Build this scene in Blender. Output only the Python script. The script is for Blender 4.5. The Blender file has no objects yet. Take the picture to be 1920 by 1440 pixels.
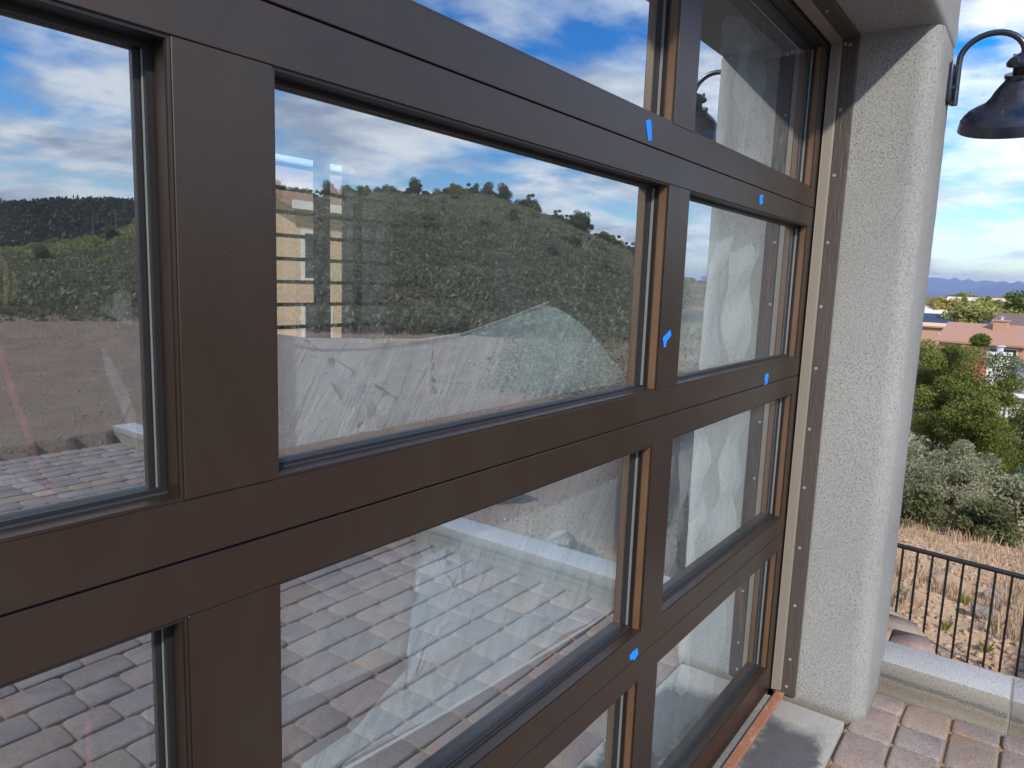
import bpy, bmesh, math, random
import numpy as np
from mathutils import Vector, Matrix
R=math.radians
random.seed(7); rng=np.random.default_rng(7)
S=bpy.context.scene; COL=S.collection
# ---------------------------------------------------------------- camera
CAMY=-0.728; CAMZ=0.004
cd=bpy.data.cameras.new('camera'); cam=bpy.data.objects.new('camera',cd); COL.objects.link(cam); S.camera=cam
cd.sensor_fit='HORIZONTAL'; cd.sensor_width=36; cd.lens=36*1357.3/1920; cd.clip_start=.02; cd.clip_end=60000
fw=Vector((0.79869504,0.58430951,-0.14376589)); rt=Vector((0.59420226,-0.80354251,0.03525775)); up=Vector((0.09492056,0.11358621,0.98898345))
cam.matrix_world=Matrix(((rt.x,up.x,-fw.x,0),(rt.y,up.y,-fw.y,CAMY),(rt.z,up.z,-fw.z,CAMZ),(0,0,0,1)))
S.view_settings.view_transform='Standard'; S.view_settings.look='None'; S.view_settings.gamma=1; S.view_settings.exposure=0.45
# ---------------------------------------------------------------- sun and sky
LD=Vector((1.0,1.0,-1.03)).normalized()       # direction the sunlight travels
sl=bpy.data.lights.new('sun','SUN'); sl.energy=3.6; sl.angle=R(2.2); sl.color=(1.0,.93,.83)
sun=bpy.data.objects.new('sun',sl); COL.objects.link(sun); sun.rotation_euler=LD.to_track_quat('-Z','Y').to_euler()
W=bpy.data.worlds.new('World'); S.world=W; W.use_nodes=True
class NT:
    def __init__(s,tree): s.t=tree; s.n=tree.nodes; s.l=tree.links
    def new(s,ty,ins=None,**kw):
        n=s.n.new(ty)
        for k,v in kw.items(): setattr(n,k,v)
        for k,v in (ins or {}).items():
            sock=n.inputs[k]
            if hasattr(v,'is_linked') or isinstance(v,bpy.types.NodeSocket): s.l.new(v,sock)
            else: sock.default_value=v
        return n
    def math(s,op,a,b=0,c=None,clamp=False):
        d={0:a,1:b}
        if c is not None: d[2]=c
        return s.new('ShaderNodeMath',d,operation=op,use_clamp=clamp).outputs[0]
    def mix(s,f,a,b,bt='MIX'):
        n=s.new('ShaderNodeMix',data_type='RGBA',blend_type=bt)
        for i,v in ((0,f),(6,a),(7,b)):
            if isinstance(v,bpy.types.NodeSocket): s.l.new(v,n.inputs[i])
            else: n.inputs[i].default_value=v if i==0 else (*v,1)
        return n.outputs[2]
    def ramp(s,f,pts,interp='LINEAR'):
        n=s.new('ShaderNodeValToRGB',{0:f}); cr=n.color_ramp; cr.interpolation=interp
        while len(cr.elements)<len(pts): cr.elements.new(.5)
        for e,(p,c) in zip(cr.elements,pts):
            e.position=p; e.color=(*c,1) if isinstance(c,tuple) else (c,c,c,1)
        return n.outputs[0]
    def noise(s,vec,scale,detail=2,rough=.5,dist=0,lac=2.0):
        return s.new('ShaderNodeTexNoise',{'Vector':vec,'Scale':scale,'Detail':detail,'Roughness':rough,'Distortion':dist,'Lacunarity':lac}).outputs[0]
w=NT(W.node_tree); w.n.clear()
tc=w.new('ShaderNodeTexCoord').outputs['Generated']
sep=w.new('ShaderNodeSeparateXYZ',{0:tc})
sky=w.new('ShaderNodeTexSky',sky_type='NISHITA',sun_disc=False,sun_elevation=R(36),sun_rotation=R(225),air_density=1.0,dust_density=.4,ozone_density=2.5)
skyc=w.new('ShaderNodeHueSaturation',{'Hue':.512,'Saturation':1.6,'Value':1.1,'Color':sky.outputs[0]}).outputs[0]
zz=w.math('ADD',w.math('MAXIMUM',sep.outputs[2],0.0),.16)
pv=w.new('ShaderNodeCombineXYZ',{0:w.math('DIVIDE',sep.outputs[0],zz),1:w.math('DIVIDE',sep.outputs[1],zz),2:12.4}).outputs[0]
n1=w.noise(pv,1.05,9,.56,.25)
n2=w.noise(w.new('ShaderNodeMapping',{'Vector':pv,'Location':(4.1,1.7,0),'Scale':(.5,1.2,1)}).outputs[0],1.6,7,.6)
dens=w.math('ADD',w.math('MULTIPLY',n1,.72),w.math('MULTIPLY',n2,.28))
lowb=w.math('MULTIPLY',w.math('SUBTRACT',1.0,w.math('MULTIPLY',sep.outputs[2],2.6),clamp=True),.03)
dens=w.math('ADD',dens,lowb)
mask=w.ramp(dens,[(.450,0.),(.495,.45),(.55,.93),(.61,1.)])
n3=w.noise(w.new('ShaderNodeMapping',{'Vector':pv,'Location':(.13,.13,0.05)}).outputs[0],1.05,9,.56,.25)
n4=w.noise(pv,2.6,6,.6)
lit=w.math('ADD',w.math('MULTIPLY',w.math('SUBTRACT',n1,n3),5.0),w.math('ADD',.5,w.math('MULTIPLY',w.math('SUBTRACT',n4,.5),1.1)))
thick=w.math('MULTIPLY',w.math('SUBTRACT',dens,.5),3.2,clamp=True)
cc=w.ramp(w.math('SUBTRACT',lit,w.math('MULTIPLY',thick,.9)),[(.0,(.40,.45,.56)),(.35,(.64,.68,.76)),(.7,(.95,.96,.98))])
bg1=w.new('ShaderNodeBackground',{'Color':skyc,'Strength':.15}); bg2=w.new('ShaderNodeBackground',{'Color':cc,'Strength':1.06})
ms=w.new('ShaderNodeMixShader',{0:mask,1:bg1.outputs[0],2:bg2.outputs[0]})
w.new('ShaderNodeOutputWorld',{0:ms.outputs[0]})
# ---------------------------------------------------------------- material helpers
def mat(name,base=(.5,.5,.5),rough=.6,metal=0.,spec=.5):
    m=bpy.data.materials.new(name); m.use_nodes=True; t=NT(m.node_tree)
    b=t.n['Principled BSDF']; b.inputs['Base Color'].default_value=(*base,1); b.inputs['Roughness'].default_value=rough
    b.inputs['Metallic'].default_value=metal; b.inputs['Specular IOR Level'].default_value=spec
    t.b=b; t.P=t.new('ShaderNodeNewGeometry').outputs['Position']; t.O=t.new('ShaderNodeTexCoord').outputs['Object']
    return m,t
def setc(t,c): t.l.new(c,t.b.inputs['Base Color'])
def bump(t,h,dist,strength=1.0,prev=None):
    d={'Height':h,'Distance':dist,'Strength':strength}
    if prev is not None: d['Normal']=prev
    n=t.new('ShaderNodeBump',d).outputs[0]; t.l.new(n,t.b.inputs['Normal']); return n
def mapv(t,v,sc): return t.new('ShaderNodeMapping',{'Vector':v,'Scale':sc}).outputs[0]
def simple(name,c,rough=.6,metal=0.,var=.25,scale=6,bmp=0,bs=80,spec=.5):
    m,t=mat(name,c,rough,metal,spec)
    n=t.noise(t.O,scale,5,.6)
    setc(t,t.mix(n,tuple(x*(1-var) for x in c),tuple(min(1,x*(1+var)) for x in c)))
    if bmp: bump(t,t.noise(t.O,bs,4,.6),bmp)
    return m
M={}
# dark bronze door metal
def bronze(name,c,rough):
    m,t=mat(name,c,rough,.0,.75); t.b.inputs['IOR'].default_value=1.68
    n=t.noise(mapv(t,t.O,(.6,.6,2.2)),3.5,4,.6); f=t.noise(mapv(t,t.O,(6,6,260)),5,3,.6)
    setc(t,t.mix(n,tuple(x*.82 for x in c),tuple(x*1.2 for x in c)))
    t.l.new(t.math('ADD',rough-.06,t.math('MULTIPLY',t.noise(t.O,9,5,.65),.12)),t.b.inputs['Roughness'])
    t.b.inputs['Specular Tint'].default_value=(1.0,.80,.66,1)
    dust=t.math('MULTIPLY',t.ramp(t.noise(t.O,420,2,.5),[(.69,0.),(.73,1.)]),t.ramp(t.noise(t.O,3.1,4,.7),[(.42,0.),(.62,1.)]))
    film=t.ramp(t.noise(mapv(t,t.O,(1,1,.35)),6.5,7,.7,.6),[(.46,0.),(.72,1.)])
    scr=t.ramp(t.noise(mapv(t,t.new('ShaderNodeMapping',{'Vector':t.O,'Rotation':(0,.5,0)}).outputs[0],(2,2,90)),3,2,.5,.3),[(.735,0.),(.755,1.)])
    b0=t.mix(n,tuple(x*.82 for x in c),tuple(x*1.2 for x in c))
    b0=t.mix(t.math('MULTIPLY',film,.035),b0,(.16,.145,.13)); b0=t.mix(t.math('MULTIPLY',dust,.14),b0,(.42,.39,.34)); b0=t.mix(t.math('MULTIPLY',scr,.04),b0,(.35,.3,.27)); setc(t,b0)
    t.l.new(t.math('ADD',t.math('ADD',rough-.06,t.math('MULTIPLY',t.noise(t.O,9,5,.65),.12)),t.math('MULTIPLY',film,.05)),t.b.inputs['Roughness'])
    bump(t,t.noise(t.O,900,2,.5),.00012,.6)
    return m
M['bronze']=bronze('dark_bronze_metal',(.0095,.0053,.0033),.34)
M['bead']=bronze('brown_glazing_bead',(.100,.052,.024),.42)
M['rubber_and_shade']=simple('black_rubber_and_shade',(.012,.012,.014),.5,0,.3,20)
M['spacer']=simple('grey_spacer',(.36,.38,.37),.35,.6,.15,30)
M['bluegrey']=simple('blue_grey_sealant',(.035,.043,.055),.3,0,.15,30)
M['seal']=simple('pale_seal',(.50,.54,.52),.4,0,.15,30)
# coated double glazing: clear through, mirror coated
def glassmat(name,f0,f1,tint,dirt=.0):
    m,t=mat(name); t.n.remove(t.b)
    lw=t.new('ShaderNodeLayerWeight',{'Blend':.5}).outputs['Facing']
    f=t.math('ADD',f0,t.math('MULTIPLY',t.math('POWER',lw,2.2),f1),clamp=True)
    g=t.new('ShaderNodeBsdfGlossy',{'Color':(.88,.95,1.,1),'Roughness':0.0}); tr=t.new('ShaderNodeBsdfTransparent',{'Color':(*tint,1)})
    s=t.new('ShaderNodeMixShader',{0:f,1:tr.outputs[0],2:g.outputs[0]}).outputs[0]
    if dirt>0:
        sp=t.ramp(t.noise(mapv(t,t.O,(1,1,1)),260,2,.5),[(.70,0.),(.74,1.)])
        hz=t.ramp(t.noise(mapv(t,t.O,(1.3,1,.8)),2.3,6,.65,.8),[(.40,0.),(.75,1.)])
        fac=t.math('ADD',t.math('MULTIPLY',sp,dirt),t.math('ADD',dirt*.22,t.math('MULTIPLY',hz,dirt*.45)))
        d=t.new('ShaderNodeBsdfDiffuse',{'Color':(.62,.72,.78,1)})
        s=t.new('ShaderNodeMixShader',{0:fac,1:s,2:d.outputs[0]}).outputs[0]
    t.l.new(s,t.n['Material Output'].inputs[0]); return m
M['glass']=glassmat('coated_outer_glass',.53,.45,(.97,.99,.98),.07)
M['glass2']=glassmat('inner_glass',.03,.25,(.93,.96,.95),.0)
def plastic(name,k,tint=(.80,.86,.86),gl=.12):
    m,t=mat(name); t.n.remove(t.b)
    rot=t.new('ShaderNodeMapping',{'Vector':t.O,'Rotation':(0,-.55,0)}).outputs[0]; wr=t.noise(mapv(t,rot,(3.2,1,.55)),5,4,.55,.5); fine=t.noise(mapv(t,rot,(6,1,.8)),14,4,.6,.6)
    bn=t.new('ShaderNodeBump',{'Height':t.math('ADD',wr,t.math('MULTIPLY',fine,.08)),'Distance':.022,'Strength':1.0}).outputs[0]
    tr=t.new('ShaderNodeBsdfTransparent',{'Color':(.93,.96,.96,1)})
    d=t.new('ShaderNodeBsdfDiffuse',{'Color':(*tint,1),'Normal':bn}); tl=t.new('ShaderNodeBsdfTranslucent',{'Color':(*tint,1),'Normal':bn})
    g=t.new('ShaderNodeBsdfGlossy',{'Color':(1,1,1,1),'Roughness':.22,'Normal':bn})
    a=t.new('ShaderNodeMixShader',{0:.12,1:d.outputs[0],2:tl.outputs[0]}).outputs[0]
    a=t.new('ShaderNodeMixShader',{0:gl,1:a,2:g.outputs[0]}).outputs[0]
    fac=t.math('ADD',k-.20,t.math('ADD',t.math('MULTIPLY',t.ramp(t.noise(t.O,2.6,5,.6,.6),[(.25,0.),(.75,1.)]),.20),t.math('MULTIPLY',t.ramp(wr,[(.3,0.),(.7,1.)]),.22)),clamp=True)
    s=t.new('ShaderNodeMixShader',{0:fac,1:tr.outputs[0],2:a}).outputs[0]
    t.l.new(s,t.n['Material Output'].inputs[0]); return m
M['plastic']=plastic('translucent_drop_sheet',.90,(.76,.91,1.0),.12)
M['plastic_thin']=plastic('thin_drop_sheet',.60,(.82,.93,.98),.14)
M['plastic_wisp']=plastic('wisp_of_film',.38,(.88,.93,.95),.12)
M['plastic_edge']=simple('rolled_film_edge',(.85,.88,.88),.3,0,.05,10)
M['plastic_fold']=plastic('doubled_drop_sheet',1.05,(.9,.95,.93),.16)
# stucco
def stucco(name,c):
    m,t=mat(name,c,.93,0,.2)
    v=t.new('ShaderNodeTexVoronoi',{'Vector':t.P,'Scale':190.},feature='F1').outputs[0]
    n=t.noise(t.P,320,3,.65); big=t.noise(mapv(t,t.P,(1,1,.7)),2.3,5,.6,.5); mid=t.noise(mapv(t,t.P,(1,1,.5)),11,4,.6)
    pit=t.ramp(t.math('ADD',t.math('MULTIPLY',n,.75),t.math('MULTIPLY',t.noise(t.P,130,3,.6),.25)),[(.36,1.),(.47,0.)])
    col=t.mix(big,tuple(x*.72 for x in c),tuple(x*1.22 for x in c))
    col=t.mix(t.math('MULTIPLY',mid,.35),col,tuple(x*1.06 for x in c))
    col=t.mix(t.math('MULTIPLY',pit,.75),col,(.09,.09,.095))
    # grime line just above the ground
    zc=t.new('ShaderNodeSeparateXYZ',{0:t.P}).outputs[2]
    g=t.math('MULTIPLY',t.ramp(t.math('ADD',t.math('ADD',zc,1.62),t.math('MULTIPLY',t.math('SUBTRACT',t.noise(t.P,22,4,.6),.5),.05)),[(.0,1.),(.035,0.)]),.6)
    col=t.mix(g,col,(.16,.13,.085)); setc(t,col)
    h=t.math('ADD',t.math('SUBTRACT',n,t.math('MULTIPLY',pit,.6)),t.math('MULTIPLY',v,.5))
    bump(t,h,.0019,1.0); return m
M['stucco']=stucco('grey_sand_stucco',(.315,.32,.308))
M['inner']=simple('painted_inner_wall',(.22,.22,.21),.8,0,.15,2)
M['floor']=simple('garage_floor_concrete',(.17,.17,.165),.7,0,.25,2.5,.001,60)
# woodgrain trim
def woodgrain():
    m,t=mat('brown_woodgrain_trim',(.085,.065,.052),.38,0,.6)
    u=t.math('ADD',t.new('ShaderNodeSeparateXYZ',{0:t.P}).outputs[1],0)
    a=t.noise(mapv(t,t.P,(60,130,14)),1,4,.6,.7)
    setc(t,t.mix(a,(.052,.043,.038),(.085,.070,.060)))
    bump(t,a,.003,1.0); return m
M['trim']=woodgrain()
M['tan']=simple('tan_vinyl_strip',(.185,.16,.132),.45,0,.08,8)
M['screw']=simple('pale_screw_head',(.34,.33,.30),.45,.3,.15,200)
M['screw_dark']=simple('screw_recess',(.05,.045,.04),.7)
def woodred():
    m,t=mat('worn_redwood',(.3,.12,.06),.75)
    a=t.noise(mapv(t,t.P,(6,90,60)),1,6,.7,.6); b=t.noise(t.P,30,5,.7)
    c=t.mix(a,(.16,.062,.032),(.36,.165,.09)); c=t.mix(t.ramp(b,[(.56,0.),(.74,.5)]),c,(.55,.45,.38)); setc(t,c); bump(t,a,.002); return m
M['redwood']=woodred()
M['tape']=simple('blue_painters_tape',(.01,.22,.80),.7,0,.08,60,.0003,500)
M['black']=simple('black_powder_coat',(.010,.010,.011),.45,0,.3,30)
def lampm():
    m,t=mat('dusty_black_enamel',(.018,.020,.028),.24,0,.9)
    d=t.ramp(t.noise(t.O,120,3,.6),[(.68,0.),(.72,1.)]); d2=t.ramp(t.noise(mapv(t,t.O,(1,1,.25)),70,4,.7,.5),[(.64,0.),(.70,1.)])
    n=t.noise(t.O,12,5,.7)
    c=t.mix(n,(.006,.009,.020),(.014,.019,.038)); c=t.mix(t.math('MULTIPLY',t.math('MAXIMUM',d,d2),.18),c,(.45,.42,.38)); setc(t,c)
    t.l.new(t.ramp(n,[(.3,.2),(.7,.34)]),t.b.inputs['Roughness']); return m
M['lamp']=lampm(); M['white_enamel']=simple('white_enamel',(.75,.74,.7),.4)
def concrete(name,c,stain,sc=2.2,lo=.42,hi=.6,mask=None):
    m,t=mat(name,c,.85,0,.3)
    n=t.noise(t.P,sc,7,.65,.5); f=t.noise(t.P,180,3,.7); g=t.noise(t.P,26,5,.65)
    k=t.ramp(n,[(lo,0.),(hi,1.)])
    if mask: k=mask(t,k)
    c1=t.mix(g,tuple(x*.8 for x in c),tuple(x*1.12 for x in c)); c2=t.mix(g,tuple(x*.75 for x in stain),tuple(x*1.3 for x in stain))
    col=t.mix(k,c1,c2); col=t.mix(t.ramp(f,[(.30,.6),(.42,0.)]),col,tuple(x*.35 for x in c)); setc(t,col)
    bump(t,t.math('ADD',f,t.math('MULTIPLY',g,.8)),.0045); return m
def slabmask(t,k):
    s=t.new('ShaderNodeSeparateXYZ',{0:t.P}); wob=t.math('MULTIPLY',t.math('SUBTRACT',t.noise(t.P,7,6,.7),.5),.20)
    yy=t.math('ADD',s.outputs[1],wob); xx=t.math('ADD',s.outputs[0],wob)
    a=t.ramp(t.math('ADD',yy,.5),[(.235,0.),(.265,1.)]) ; b=t.ramp(t.math('MULTIPLY',xx,.25),[(.645,1.),(.672,0.)])
    c=t.ramp(t.math('ADD',yy,.5),[(.42,1.),(.45,.3)])
    return t.math('MULTIPLY',t.math('MULTIPLY',a,b),c)
M['slab']=concrete('stained_apron_concrete',(.40,.385,.35),(.10,.10,.105),mask=slabmask)
def curbmat():
    m,t=mat('curb_concrete',(.5,.5,.5),.88,0,.3)
    s=t.new('ShaderNodeSeparateXYZ',{0:t.P}); w1=t.noise(mapv(t,t.P,(1,.6,1.5)),5,6,.7); w2=t.noise(t.P,60,4,.7)
    z=t.math('ADD',s.outputs[2],t.math('ADD',t.math('MULTIPLY',t.math('SUBTRACT',w1,.5),.055),t.math('MULTIPLY',t.math('SUBTRACT',w2,.5),.012)))
    face=t.ramp(t.math('MULTIPLY',t.math('ADD',z,1.64),5),[(.0,(.22,.205,.165)),(.14,(.25,.22,.165)),(.30,(.155,.125,.080)),(.40,(.20,.17,.125)),(.44,(.075,.075,.072)),(.50,(.085,.085,.08)),(.54,(.185,.17,.14)),(.75,(.25,.235,.205))])
    nz=t.new('ShaderNodeSeparateXYZ',{0:t.new('ShaderNodeNewGeometry').outputs['True Normal']}).outputs[2]
    top=t.mix(t.noise(t.P,6,6,.7),(.36,.37,.38),(.49,.49,.50))
    c=t.mix(t.ramp(t.math('ADD',nz,t.math('MULTIPLY',t.math('SUBTRACT',w2,.5),.9)),[(.45,0.),(.6,1.)]),face,top)
    f=t.noise(t.P,150,3,.7); g=t.noise(t.P,380,2,.7)
    c=t.mix(t.ramp(f,[(.34,.75),(.48,0.)]),c,(.12,.115,.105)); c=t.mix(t.ramp(g,[(.5,0.),(.66,.45)]),c,(.7,.69,.66)); setc(t,c)
    bump(t,t.math('ADD',f,t.math('MULTIPLY',g,.5)),.004); return m
M['curb']=curbmat()
M['mortar']=concrete('mortar',(.30,.29,.27),(.2,.19,.17))
def paver():
    m,t=mat('tumbled_pavers',(.3,.2,.16),.85,0,.25)
    a=t.new('ShaderNodeAttribute',attribute_name='Col').outputs['Color']
    n=t.noise(t.P,14,6,.7,.4); f=t.noise(t.P,150,4,.75); b=t.noise(t.P,6,6,.7,.9); o_=t.noise(mapv(t,t.P,(1,1,1)),4.2,5,.65,.7)
    c=t.mix(t.ramp(b,[(.45,0.),(.62,.65)]),a,(.17,.16,.165))
    c=t.mix(t.math('MULTIPLY',n,.5),c,t.mix(.5,a,(.42,.34,.27))); c=t.mix(t.ramp(o_,[(.56,0.),(.68,.55)]),c,(.36,.19,.10))
    c=t.mix(t.ramp(f,[(.34,.7),(.46,0.)]),c,(.08,.065,.06)); c=t.mix(t.ramp(f,[(.56,0.),(.68,.5)]),c,(.50,.44,.40)); setc(t,c)
    bump(t,t.math('ADD',t.math('MULTIPLY',f,1.2),n),.005); return m
M['paver']=paver()
M['sand']=simple('joint_sand',(.30,.21,.12),.95,0,.35,60,.003,300)
def dirt():
    m,t=mat('desert_ground',(.3,.22,.16),.95,0,.15)
    a=t.noise(t.P,.35,6,.65,.5); b=t.noise(t.P,3.0,7,.7,.4); f=t.noise(t.P,38,5,.7); v=t.new('ShaderNodeTexVoronoi',{'Vector':t.P,'Scale':18.,'Randomness':1.},feature='F1')
    c=t.mix(a,(.42,.29,.185),(.34,.255,.19)); c=t.mix(t.ramp(b,[(.42,0.),(.62,.7)]),c,(.42,.33,.22))
    st=t.ramp(v.outputs['Distance'],[(.18,1.),(.3,0.)]); c=t.mix(t.math('MULTIPLY',st,.45),c,t.mix(v.outputs['Color'],(.25,.2,.17),(.50,.42,.36)))
    c=t.mix(t.ramp(f,[(.36,.6),(.48,0.)]),c,(.11,.08,.06)); 
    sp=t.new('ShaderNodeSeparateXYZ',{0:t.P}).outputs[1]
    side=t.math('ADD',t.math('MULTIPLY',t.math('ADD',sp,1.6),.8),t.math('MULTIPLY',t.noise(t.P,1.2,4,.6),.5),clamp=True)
    c=t.mix(side,t.mix(1.0,c,(.64,.61,.64),'MULTIPLY'),t.mix(1.0,c,(1.45,1.35,1.2),'MULTIPLY'))  # reflected yard darkened for cloud shade, slope by the railing lightened as sunlit
    # bare earth close by, darker litter and stone under the scrub farther off
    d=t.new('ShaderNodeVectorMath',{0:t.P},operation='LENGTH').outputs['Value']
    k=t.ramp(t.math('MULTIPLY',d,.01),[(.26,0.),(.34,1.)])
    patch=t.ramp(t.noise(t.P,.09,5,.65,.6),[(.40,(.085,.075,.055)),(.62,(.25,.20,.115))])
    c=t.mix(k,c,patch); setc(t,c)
    bump(t,t.math('ADD',t.math('MULTIPLY',st,.5),t.math('ADD',b,t.math('MULTIPLY',f,.4))),.03,.8); return m
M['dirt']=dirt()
M['rock']=simple('tan_rock',(.42,.29,.20),.9,0,.35,9,.02,14)
M['rock2']=simple('grey_rock',(.36,.31,.27),.9,0,.3,9,.02,14)
def leaf(name,c1,c2,rough=.6):
    m,t=mat(name,c1,rough,0,.25)
    a=t.new('ShaderNodeAttribute',attribute_name='Col').outputs['Color']
    k=t.new('ShaderNodeSeparateColor',{0:a}).outputs[0]
    setc(t,t.mix(k,c1,c2)); 
    tl=t.new('ShaderNodeBsdfTranslucent',{'Color':(*[min(1,x*1.3) for x in c2],1)})
    s=t.new('ShaderNodeMixShader',{0:.22,1:t.b.outputs[0],2:tl.outputs[0]}); t.l.new(s.outputs[0],t.n['Material Output'].inputs[0]); return m
M['juniper']=leaf('juniper_foliage',(.045,.080,.018),(.20,.225,.048))
M['oak']=leaf('scrub_oak_foliage',(.12,.13,.085),(.38,.38,.24))
M['scrub']=leaf('hill_scrub_foliage',(.075,.080,.045),(.250,.235,.130))
M['darktree']=leaf('dark_pinyon_foliage',(.055,.070,.030),(.165,.175,.075))
M['olive']=leaf('olive_foliage',(.12,.14,.04),(.34,.34,.10))
M['yellow']=leaf('autumn_yellow_foliage',(.22,.19,.05),(.42,.33,.10))
M['red']=leaf('autumn_red_foliage',(.22,.09,.05),(.40,.19,.10))
M['sage']=leaf('sage_foliage',(.13,.17,.11),(.32,.37,.25))
M['straw']=leaf('dry_grass',(.29,.185,.125),(.60,.48,.33))
M['farveg']=leaf('shaded_far_hill_foliage',(.018,.024,.016),(.055,.058,.034))  # far hill's cloud shade put into these leaf tones
M['bark']=simple('bark',(.10,.075,.06),.9,0,.35,20,.01,40)
M['greybark']=simple('grey_bark',(.20,.18,.16),.9,0,.35,20,.01,40)
M['mount']=simple('far_mountain',(.035,.07,.20),.95,0,.2,.0004)  # blue of the distant air mixed into the mountain colour
M['plain']=simple('far_plain',(.40,.33,.28),.95,0,.2,.002)
for nm,c in (('orange_roof',(.38,.215,.15)),('grey_roof',(.17,.175,.19)),('brown_roof',(.16,.11,.095)),('white_roof',(.62,.60,.54)),('cream',(.66,.58,.46)),('whitewall',(.74,.73,.69)),('adobe',(.45,.27,.18)),('redwall',(.50,.16,.11)),('beige',(.62,.46,.30)),('panel',(.03,.05,.11)),('dwin',(.03,.035,.04)),('slat',(.10,.10,.09)),('hose',(.55,.16,.08)),('rope',(.45,.45,.33)),('strap',(.26,.17,.06)),('wire',(.25,.25,.25)),('galv',(.45,.46,.47)),('redcord',(.28,.06,.06)),('lawn',(.14,.20,.07))):
    M[nm]=simple(nm,c,.75,0,.12,3)
# ---------------------------------------------------------------- object helpers
def link(o,parent=None):
    COL.objects.link(o)
    if parent: o.parent=parent
    return o
def tag(o,label=None,cat=None,group=None,kind=None):
    if label: o['label']=label
    if cat: o['category']=cat
    if group: o['group']=group
    if kind: o['kind']=kind
    return o
def thing(name,label,cat,loc=(0,0,0),rz=0,group=None):
    o=bpy.data.objects.new(name,None); o.location=loc; o.rotation_euler=(0,0,rz); o.empty_display_size=.1
    return tag(link(o),label,cat,group)
class MB:
    """collects shapes, links them as one mesh"""
    def __init__(s): s.b=bmesh.new()
    def box(s,x0,x1,y0,y1,z0,z1,bev=0,seg=1):
        r=bmesh.ops.create_cube(s.b,size=1); v=r['verts']
        bmesh.ops.scale(s.b,vec=(x1-x0,y1-y0,z1-z0),verts=v); bmesh.ops.translate(s.b,vec=((x0+x1)/2,(y0+y1)/2,(z0+z1)/2),verts=v)
        if bev:
            e=list({e for q in v for e in q.link_edges}); bmesh.ops.bevel(s.b,geom=e,offset=bev,segments=seg,profile=.5,affect='EDGES')
        return s
    def prism(s,pts,a0,a1,axis='z'):
        def P(p,a): return {'z':(p[0],p[1],a),'y':(p[0],a,p[1]),'x':(a,p[0],p[1])}[axis]
        A=[s.b.verts.new(P(p,a0)) for p in pts]; B=[s.b.verts.new(P(p,a1)) for p in pts]; n=len(pts)
        s.b.faces.new(A); s.b.faces.new(B[::-1])
        for i in range(n): s.b.faces.new((A[i],B[i],B[(i+1)%n],A[(i+1)%n]))
        return s
    def tube(s,pts,rad,n=10,caps=True):
        pts=[Vector(p) for p in pts]; rads=rad if isinstance(rad,(list,tuple)) else [rad]*len(pts)
        rings=[]; ref=None
        for i,p in enumerate(pts):
            d=(pts[min(i+1,len(pts)-1)]-pts[max(i-1,0)]).normalized()
            if ref is None: ref=d.orthogonal().normalized()
            a=(ref-d*ref.dot(d)); a=a.normalized() if a.length>1e-6 else d.orthogonal().normalized(); ref=a; b=d.cross(a)
            rings.append([s.b.verts.new(p+(a*math.cos(2*math.pi*k/n)+b*math.sin(2*math.pi*k/n))*rads[i]) for k in range(n)])
        for q,r in zip(rings,rings[1:]):
            for k in range(n): s.b.faces.new((q[k],q[(k+1)%n],r[(k+1)%n],r[k]))
        if caps: s.b.faces.new(rings[0][::-1]); s.b.faces.new(rings[-1])
        return s
    def lathe(s,prof,c,n=40,close=False):
        rings=[[s.b.verts.new((c[0]+r*math.cos(2*math.pi*k/n),c[1]+r*math.sin(2*math.pi*k/n),c[2]+z)) for k in range(n)] for r,z in prof]
        for q,r in zip(rings,rings[1:]):
            for k in range(n): s.b.faces.new((q[k],q[(k+1)%n],r[(k+1)%n],r[k]))
        return s
    def build(s,name,m,parent=None,smooth=None):
        bmesh.ops.recalc_face_normals(s.b,faces=s.b.faces)
        me=bpy.data.meshes.new(name); s.b.to_mesh(me); s.b.free(); me.materials.append(m)
        if smooth is not None:
            for p in me.polygons: p.use_smooth=True
            me.set_sharp_from_angle(angle=R(smooth))
        return link(bpy.data.objects.new(name,me),parent)
def npmesh(name,V,F,m,parent=None,col=None,smooth=False,linkit=True):
    """V (n,3), F (k,4 or 3) arrays; col = one value per face"""
    me=bpy.data.meshes.new(name); V=np.asarray(V,np.float32); F=np.asarray(F,np.int32); k=F.shape[1]
    me.vertices.add(len(V)); me.vertices.foreach_set('co',V.ravel()); me.loops.add(F.size); me.loops.foreach_set('vertex_index',F.ravel())
    me.polygons.add(len(F)); me.polygons.foreach_set('loop_start',np.arange(0,F.size,k,dtype=np.int32))
    if smooth: me.polygons.foreach_set('use_smooth',np.ones(len(F),bool))
    me.update(calc_edges=True); me.materials.append(m)
    if col is not None:
        c=np.asarray(col,np.float32)
        if c.ndim==1: c=np.repeat(c[:,None],3,1)
        c=np.concatenate([c,np.ones((len(c),1),np.float32)],1); c=np.repeat(c,k,0)
        at=me.color_attributes.new('Col','FLOAT_COLOR','CORNER'); at.data.foreach_set('color',c.ravel())
    if not linkit: return me
    return link(bpy.data.objects.new(name,me),parent)
def leaves(C,size,elong=1.6,up=0.0):
    """a rhombus leaf at every centre, random facing"""
    n=len(C); a=rng.normal(size=(n,3)); a[:,2]+=up; a/=np.linalg.norm(a,axis=1)[:,None]
    b=rng.normal(size=(n,3)); b-=a*(a*b).sum(1)[:,None]; b/=np.linalg.norm(b,axis=1)[:,None]
    s=(size*(.6+.8*rng.random(n)))[:,None] if np.isscalar(size) else (size*(.6+.8*rng.random(n)))[:,None]
    V=np.stack([C-a*s*elong*.5,C+b*s*.4,C+a*s*elong*.5,C-b*s*.4],1).reshape(-1,3); F=np.arange(4*n).reshape(-1,4)
    return V,F
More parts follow.
